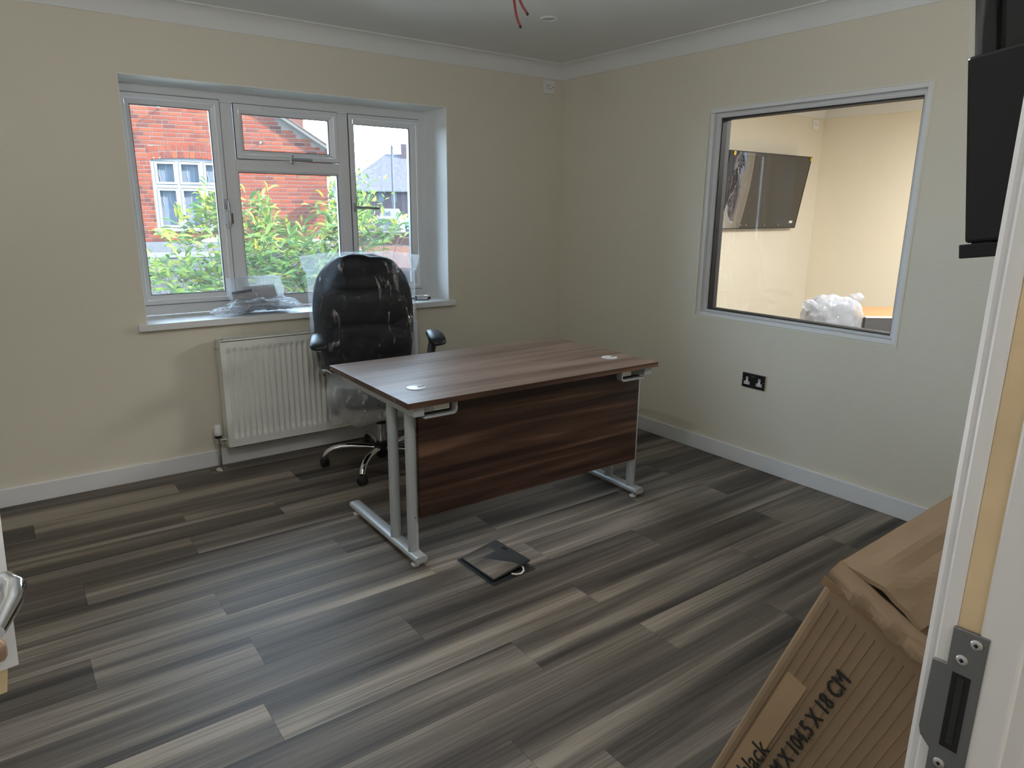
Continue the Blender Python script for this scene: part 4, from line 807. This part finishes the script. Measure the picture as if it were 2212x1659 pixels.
# ---- shrub
SH = thing('leafy_shrub', 'tall leafy green shrub growing outside just beyond the window', 'shrub', (-1.6, 2.6, -1.2))
def leafmat(name, isl):
    m, nt, N, L, p = newmat(name); src = N.new('ShaderNodeNewGeometry').outputs['Random Per Island'] if isl else N.new('ShaderNodeObjectInfo').outputs['Random']
    r = N.new('ShaderNodeValToRGB'); e = r.color_ramp.elements; e[0].color = (0.0313, 0.0605, 0.0190, 1); e[1].color = (0.1696, 0.1383, 0.0190, 1); e[1].position = 1
    for ps, c in ((.35, (0.0536, 0.0993, 0.0228)), (.7, (0.0893, 0.1340, 0.0228)), (.9, (0.1339, 0.1555, 0.0228))): q = e.new(ps); q.color = (*c, 1)
    L.new(src, r.inputs[0]); L.new(r.outputs[0], p.inputs['Base Color']); p.inputs['Roughness'].default_value = .5; p.inputs['Specular IOR Level'].default_value = .12
    tl = N.new('ShaderNodeBsdfTranslucent'); L.new(r.outputs[0], tl.inputs[0]); mx = N.new('ShaderNodeMixShader'); mx.inputs[0].default_value = .35; L.new(p.outputs[0], mx.inputs[1]); L.new(tl.outputs[0], mx.inputs[2]); L.new(mx.outputs[0], N['Material Output'].inputs[0])
    return m
LEAF, LEAFI = leafmat('shrub leaf', False), leafmat('shrub foliage', True)
def leaf_pts(ln, wd):
    return [(0, 0, 0), (wd * .7, ln * .25, .10 * wd), (wd, ln * .5, .28 * wd), (wd * .6, ln * .78, .0), (0, ln, -.18 * ln), (-wd * .6, ln * .78, .0), (-wd, ln * .5, .28 * wd), (-wd * .7, ln * .25, .10 * wd), (0, ln * .5, -.12 * wd)]
LF = [(0, 1, 8), (1, 2, 8), (2, 3, 8), (3, 4, 8), (4, 5, 8), (5, 6, 8), (6, 7, 8), (7, 0, 8)]
leafmesh = bpy.data.meshes.new('leaf'); leafmesh.from_pydata(leaf_pts(.115, .018), [], LF); leafmesh.materials.append(LEAF)
clusters = []                                         # centre, radii, sprays
def cl(px, py, d, rx, rz, n): clusters.append((at(px, py, d), rx, rz, n))
for a in ((400, 622, 5.9, .34, .12, 22), (360, 632, 5.7, .22, .10, 12), (455, 590, 6.0, .18, .20, 20), (450, 490, 6.2, .14, .14, 12), (400, 528, 6.1, .16, .07, 12), (478, 470, 6.2, .10, .12, 7), (360, 575, 6.2, .10, .05, 3), (545, 600, 5.8, .22, .22, 38), (600, 600, 6.0, .26, .2, 40),
          (660, 600, 6.1, .24, .16, 30), (550, 520, 6.3, .18, .16, 28), (600, 548, 6.4, .22, .10, 24), (535, 475, 6.4, .12, .12, 12), (690, 565, 6.2, .18, .08, 16), (722, 470, 6.5, .07, .14, 10), (732, 520, 6.3, .08, .14, 9), (640, 535, 6.6, .14, .06, 7), (570, 470, 6.6, .1, .05, 4),
          (790, 548, 6.2, .14, .06, 10), (785, 520, 6.3, .08, .05, 4), (830, 530, 6.2, .12, .05, 5), (860, 515, 6.4, .08, .04, 4), (640, 625, 5.7, .3, .10, 24), (500, 632, 5.7, .3, .10, 20), (725, 600, 6.1, .2, .14, 18)): cl(*a)
leaves = []; stems = bm_()
base = [Vector((-2.1, 2.5, -1.2)), Vector((-1.7, 2.4, -1.2)), Vector((-1.35, 2.6, -1.2)), Vector((-1.0, 2.7, -1.2)), Vector((-.5, 2.6, -1.2))]
r2 = random.Random(3)
for c, rx, rz, n in clusters:
    b = min(base, key=lambda q: abs(q.x - c.x)); mid = b.lerp(c, .55) + Vector((r2.uniform(-.15, .15), r2.uniform(-.1, .1), .1)); tube(stems, [b, b.lerp(mid, .5) + Vector((0, 0, .1)), mid, c], [.016, .012, .009, .005], 5)
    for k in range(n):
        o = c + Vector((r2.gauss(0, rx * .55), r2.gauss(0, rx * .5), r2.gauss(0, rz * .55))); d = Vector((o.x - c.x + r2.uniform(-.3, .3), o.y - c.y + r2.uniform(-.3, .1), .25 + r2.uniform(-.2, .4))).normalized(); ln = r2.uniform(.14, .26)
        tube(stems, [o.lerp(c, .5), o, o + d * ln], [.004, .003, .0015], 4); side = d.cross(Vector((0, 0, 1))).normalized()
        nl = r2.choice((5, 7, 7, 9))
        for q in range(nl):
            t = (q // 2 + 1) / (nl // 2 + 1); s_ = 0 if q == nl - 1 else (1 if q % 2 else -1)
            dr = (d * (.55 if s_ else 1) + side * s_ * .9 + Vector((r2.uniform(-.25, .25), r2.uniform(-.25, .25), r2.uniform(-.45, .15)))).normalized(); pos = o + d * ln * (t if s_ else 1)
            up = Vector((r2.uniform(-.5, .5), r2.uniform(-.8, .2), 1)).normalized(); x_ = dr.cross(up).normalized(); z_ = x_.cross(dr)
            sc = r2.uniform(.65, 1.25); leaves.append((Matrix(((x_.x, dr.x, z_.x, pos.x), (x_.y, dr.y, z_.y, pos.y), (x_.z, dr.z, z_.z, pos.z), (0, 0, 0, 1))) @ Matrix.Scale(sc, 4), (pos - CAM).length / sc))
obj('branches', stems, mat('shrub twig', (0.0960, 0.0624, 0.0384), .8), SH)
leaves.sort(key=lambda q: q[1])
inv = SH.matrix_basis.inverted()
for M_, _ in leaves[:298]:
    o = bpy.data.objects.new('leaf', leafmesh); COL.objects.link(o); o.parent = SH; o.matrix_basis = inv @ M_
vs, fs = [], []; lp = [Vector(q) for q in leaf_pts(.115, .018)]
for M_, _ in leaves[298:]:
    k = len(vs); MM = inv @ M_; vs += [tuple(MM @ q) for q in lp]; fs += [tuple(i + k for i in f) for f in LF]
me = bpy.data.meshes.new('foliage'); me.from_pydata(vs, [], fs); me.materials.append(LEAFI); o = bpy.data.objects.new('foliage', me); COL.objects.link(o); o.parent = SH; o['kind'] = 'stuff'
# ---- distant house, pole, sheds, wall
FX = Vector((CF.y, -CF.x, 0)).normalized(); FN = Vector((-CF.x, -CF.y, 0)).normalized()
def frame(o): return Matrix(((FX.x, FN.x, 0, o.x), (FX.y, FN.y, 0, o.y), (0, 0, 1, 0), (0, 0, 0, 1)))
e0 = at(770, 411, 75); FM = frame(Vector((e0.x, e0.y, 0))); ze = e0.z; u = 75 / FPX       # u = metres per pixel out there
FH = thing('distant_house', 'distant hipped roof house seen through the right casement', 'house', (e0.x, e0.y, -1.2))
def far(name, m, *b, parent=FH, bev=0):
    bm = bm_(); box(bm, *b); bmesh.ops.transform(bm, matrix=FM, verts=bm.verts); return obj(name, bm, m, parent, bev=bev)
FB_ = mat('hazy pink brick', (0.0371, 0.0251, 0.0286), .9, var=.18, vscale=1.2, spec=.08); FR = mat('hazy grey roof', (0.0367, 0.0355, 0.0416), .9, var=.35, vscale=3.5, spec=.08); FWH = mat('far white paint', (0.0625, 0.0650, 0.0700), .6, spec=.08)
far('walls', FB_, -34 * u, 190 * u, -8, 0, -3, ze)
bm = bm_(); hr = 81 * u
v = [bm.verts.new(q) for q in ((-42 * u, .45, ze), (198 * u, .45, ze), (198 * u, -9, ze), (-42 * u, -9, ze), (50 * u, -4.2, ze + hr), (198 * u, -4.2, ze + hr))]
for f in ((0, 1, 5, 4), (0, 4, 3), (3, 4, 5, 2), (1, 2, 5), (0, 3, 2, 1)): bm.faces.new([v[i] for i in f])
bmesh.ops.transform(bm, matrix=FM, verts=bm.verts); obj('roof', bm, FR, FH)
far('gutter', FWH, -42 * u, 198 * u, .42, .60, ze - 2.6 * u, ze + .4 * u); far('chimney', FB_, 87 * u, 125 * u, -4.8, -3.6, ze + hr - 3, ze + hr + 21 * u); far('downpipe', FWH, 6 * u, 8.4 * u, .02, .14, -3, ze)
for wx0, wx1 in ((47.5, 59), (74, 86.5)):
    z1, z0 = ze - 2.5 * u, ze - 24 * u; f = far('window', FWH, wx0 * u, wx1 * u, -.02, .06, z0, z1)
    for i in range(2):
        for j in range(3): far('pane', NETC, (wx0 + 1.2 + i * 4.9) * u, (wx0 + 5.4 + i * 4.9) * u, .05, .075, z0 + (2.2 + j * 6.6) * u, z0 + (7.8 + j * 6.6) * u, parent=f)
def far_thing(name, label, cat, px, py, d):
    o = at(px, py, d); return thing(name, label, cat, (o.x, o.y, -1.2)), frame(Vector((o.x, o.y, 0))), d / FPX, o.z
PO, PM_, pu, pz = far_thing('utility_pole', 'slim pale utility pole with a wire in front of the distant house', 'pole', 847, 311, 55)
bm = bm_(); tube(bm, [(0, 0, -2.2), (-.05, 0, pz)], [.13, .09], 10); bmesh.ops.transform(bm, matrix=PM_, verts=bm.verts); obj('shaft', bm, mat('pale pole', (0.0393, 0.0410, 0.0464), .7, spec=.08), PO, smooth=True)
for dx, dz in ((-4, -6), (6, -5), (6, -14), (-1.5, -1)): bm = bm_(); superell(bm, (dx * pu, .1, pz + dz * pu), (.07, .07, .1), (.8, .8), 8, 6); tube(bm, [(0, 0, pz + (dz - 2) * pu), (dx * pu, .1, pz + dz * pu)], .025, 5); bmesh.ops.transform(bm, matrix=PM_, verts=bm.verts); obj('insulator', bm, mat('brown insulator', (.12, .11, .14), .5), PO)
bm = bm_(); tube(bm, [(-4 * pu - i * 16 * pu, .1, pz - (7 + 5.2 * i - .15 * i * i) * pu) for i in range(12)], .022, 5); bmesh.ops.transform(bm, matrix=PM_, verts=bm.verts); obj('wire', bm, mat('wire', (.12, .13, .14), .6), PO)
WS, SM, su, sz = far_thing('white_outbuilding', 'white outbuilding with a hipped top below the distant house', 'shed', 838, 451, 32)
bm = bm_(); SW = mat('white sheet cladding', (0.0558, 0.0580, 0.0580), .5, spec=.08)
hexa(bm, [(-21 * su, 0, sz - 21 * su), (24 * su, 0, sz - 21 * su), (24 * su, -1.4, sz - 21 * su), (-21 * su, -1.4, sz - 21 * su), (-15 * su, -.4, sz), (16 * su, -.4, sz), (16 * su, -1.0, sz), (-15 * su, -1.0, sz)]); bmesh.ops.transform(bm, matrix=SM, verts=bm.verts); obj('hipped_top', bm, SW, WS)
bm = bm_(); hexa(bm, [(-14 * su, 0, sz - 75 * su), (31 * su, 0, sz - 75 * su), (31 * su, -1.4, sz - 75 * su), (-14 * su, -1.4, sz - 75 * su), (-20 * su, -.02, sz - 21 * su), (23 * su, -.02, sz - 21 * su), (23 * su, -1.4, sz - 21 * su), (-20 * su, -1.4, sz - 21 * su)]); bmesh.ops.transform(bm, matrix=SM, verts=bm.verts); obj('body', bm, SW, WS)
bm = bm_(); box(bm, -22 * su, 25 * su, -.02, .05, sz - 23 * su, sz - 20.5 * su); bmesh.ops.transform(bm, matrix=SM, verts=bm.verts); obj('eaves_rail', bm, FWH, WS)
for k in (-7, 3): bm = bm_(); box(bm, k * su, (k + 1.2) * su, -.3, -.1, sz - 16 * su, sz - 3 * su); bmesh.ops.transform(bm, matrix=SM, verts=bm.verts); obj('rib', bm, FWH, WS)
TQ, QM, qu, qz = far_thing('turquoise_shed', 'shed with a sloping turquoise sheet roof right of the white outbuilding', 'shed', 864, 471, 36)
bm = bm_(); hexa(bm, [(0, .2, qz - 18 * qu), (60 * qu, .2, qz - 16 * qu), (60 * qu, -2, qz - 1), (0, -2, qz - 1), (0, .1, qz - 17 * qu), (60 * qu, .1, qz + 18 * qu), (60 * qu, -2.2, qz + 2 * qu), (-1 * qu, -2.2, qz)]); bmesh.ops.transform(bm, matrix=QM, verts=bm.verts); obj('roof_sheet', bm, mat('turquoise sheet', (0.0104, 0.0565, 0.0565), .5, spec=.08), TQ)
bm = bm_(); box(bm, 0, 60 * qu, -2, 0, qz - 80 * qu, qz - 14 * qu); bmesh.ops.transform(bm, matrix=QM, verts=bm.verts); obj('slatted_wall', bm, mat('grey violet boards', (0.0387, 0.0387, 0.0506), .7, spec=.08), TQ)
BWL, BM_, bu, bz = far_thing('garden_wall', 'low red brick garden wall in front of the outbuildings', 'wall', 745, 503, 24)
bm = bm_(); box(bm, -10 * bu, 230 * bu, -.2, 0, -2, bz); bmesh.ops.transform(bm, matrix=BM_, verts=bm.verts); obj('wall_body', bm, MORTAR, BWL)
bm = bm_()
for r_ in range(5):
    k = -10 * bu + (r_ % 2) * .11
    while k < 225 * bu: box(bm, k, k + .2, -.19, .012, bz - .08 - r_ * .075, bz - .015 - r_ * .075); k += .212
bmesh.ops.transform(bm, matrix=BM_, verts=bm.verts); o = obj('brickwork', bm, mat('garden wall brick', (0.0357, 0.0154, 0.0119), .85, var=.2, vscale=6, spec=.08), BWL); o['kind'] = 'stuff'
bm = bm_(); box(bm, -10 * bu, 230 * bu, -.24, .04, bz, bz + .05); bmesh.ops.transform(bm, matrix=BM_, verts=bm.verts); obj('coping', bm, mat('wall coping', (0.0595, 0.0536, 0.0476), .8, spec=.08), BWL)
TR, TM3, tu, tz = far_thing('terracotta_roof', 'low terracotta tiled roof just above the chair back, outside', 'roof', 790, 533, 17)
bm = bm_(); hexa(bm, [(-20 * tu, .9, tz - .5), (190 * tu, .9, tz - .5), (190 * tu, -.3, -1.2), (-20 * tu, -.3, -1.2), (-20 * tu, .9, tz - .42), (190 * tu, .9, tz - .42), (190 * tu, -.3, tz), (-20 * tu, -.3, tz)]); bmesh.ops.transform(bm, matrix=TM3, verts=bm.verts); obj('tiles', bm, mat('terracotta tile', (0.0393, 0.0161, 0.0089), .85, var=.2, vscale=6, spec=.08), TR)
# tree far behind, left of the pole
TE, EM, eu, ez = far_thing('distant_tree', 'pale green tree between the brick house and the distant house', 'tree', 738, 395, 45)
bm = bm_(); tube(bm, [(0, 0, -1.2), (0, 0, ez)], .15, 8); bmesh.ops.transform(bm, matrix=EM, verts=bm.verts); obj('trunk', bm, MATS['shrub twig'], TE)
vs, fs = [], []; r3 = random.Random(11)
for k in range(1500):
    c = Vector((r3.gauss(0, 1.0), r3.gauss(0, 1.0), ez - 1.6 + r3.gauss(0, 1.2))); a, b = Vector((r3.uniform(-1, 1), r3.uniform(-1, 1), r3.uniform(-1, 1))).normalized() * .20, Vector((r3.uniform(-1, 1), r3.uniform(-1, 1), r3.uniform(-1, 1))).normalized() * .12
    i = len(vs); MM = TE.matrix_basis.inverted() @ EM; vs += [tuple(MM @ (c + a)), tuple(MM @ (c + b)), tuple(MM @ (c - a)), tuple(MM @ (c - b))]; fs.append((i, i + 1, i + 2, i + 3))
me = bpy.data.meshes.new('foliage'); me.from_pydata(vs, [], fs); me.materials.append(LEAFI); o = bpy.data.objects.new('foliage', me); COL.objects.link(o); o.parent = TE; o['kind'] = 'stuff'
# house across the yard, which the next room's television reflects
EB = thing('brick_building', 'dark brick building across the yard, mirrored in the television of the next room', 'house', (9.6, -4, -1.2))
bm = bm_(); box(bm, 9.2, 14, -12, 2, -1.2, 4.3); obj('walls', bm, mat('shaded brick', (.050, .028, .024), .85, var=.25, vscale=9, spec=.1), EB)
bm = bm_(); prism(bm, [(9.0, 4.3), (14.2, 4.3), (11.6, 7.2)], 1, -12.2, 2.2); obj('roof', bm, mat('shaded slate', (.03, .03, .035), .8, spec=.1), EB)
bx('fascia', mat('white fascia', (.16, .16, .165), .5), EB, 9.02, 9.2, -12.1, 2.1, 2.15, 2.75)
for k in range(6): bx('window', MATS['white house window'], EB, 9.17, 9.22, -11 + k * 2.1, -9.9 + k * 2.1, .2, 1.5)
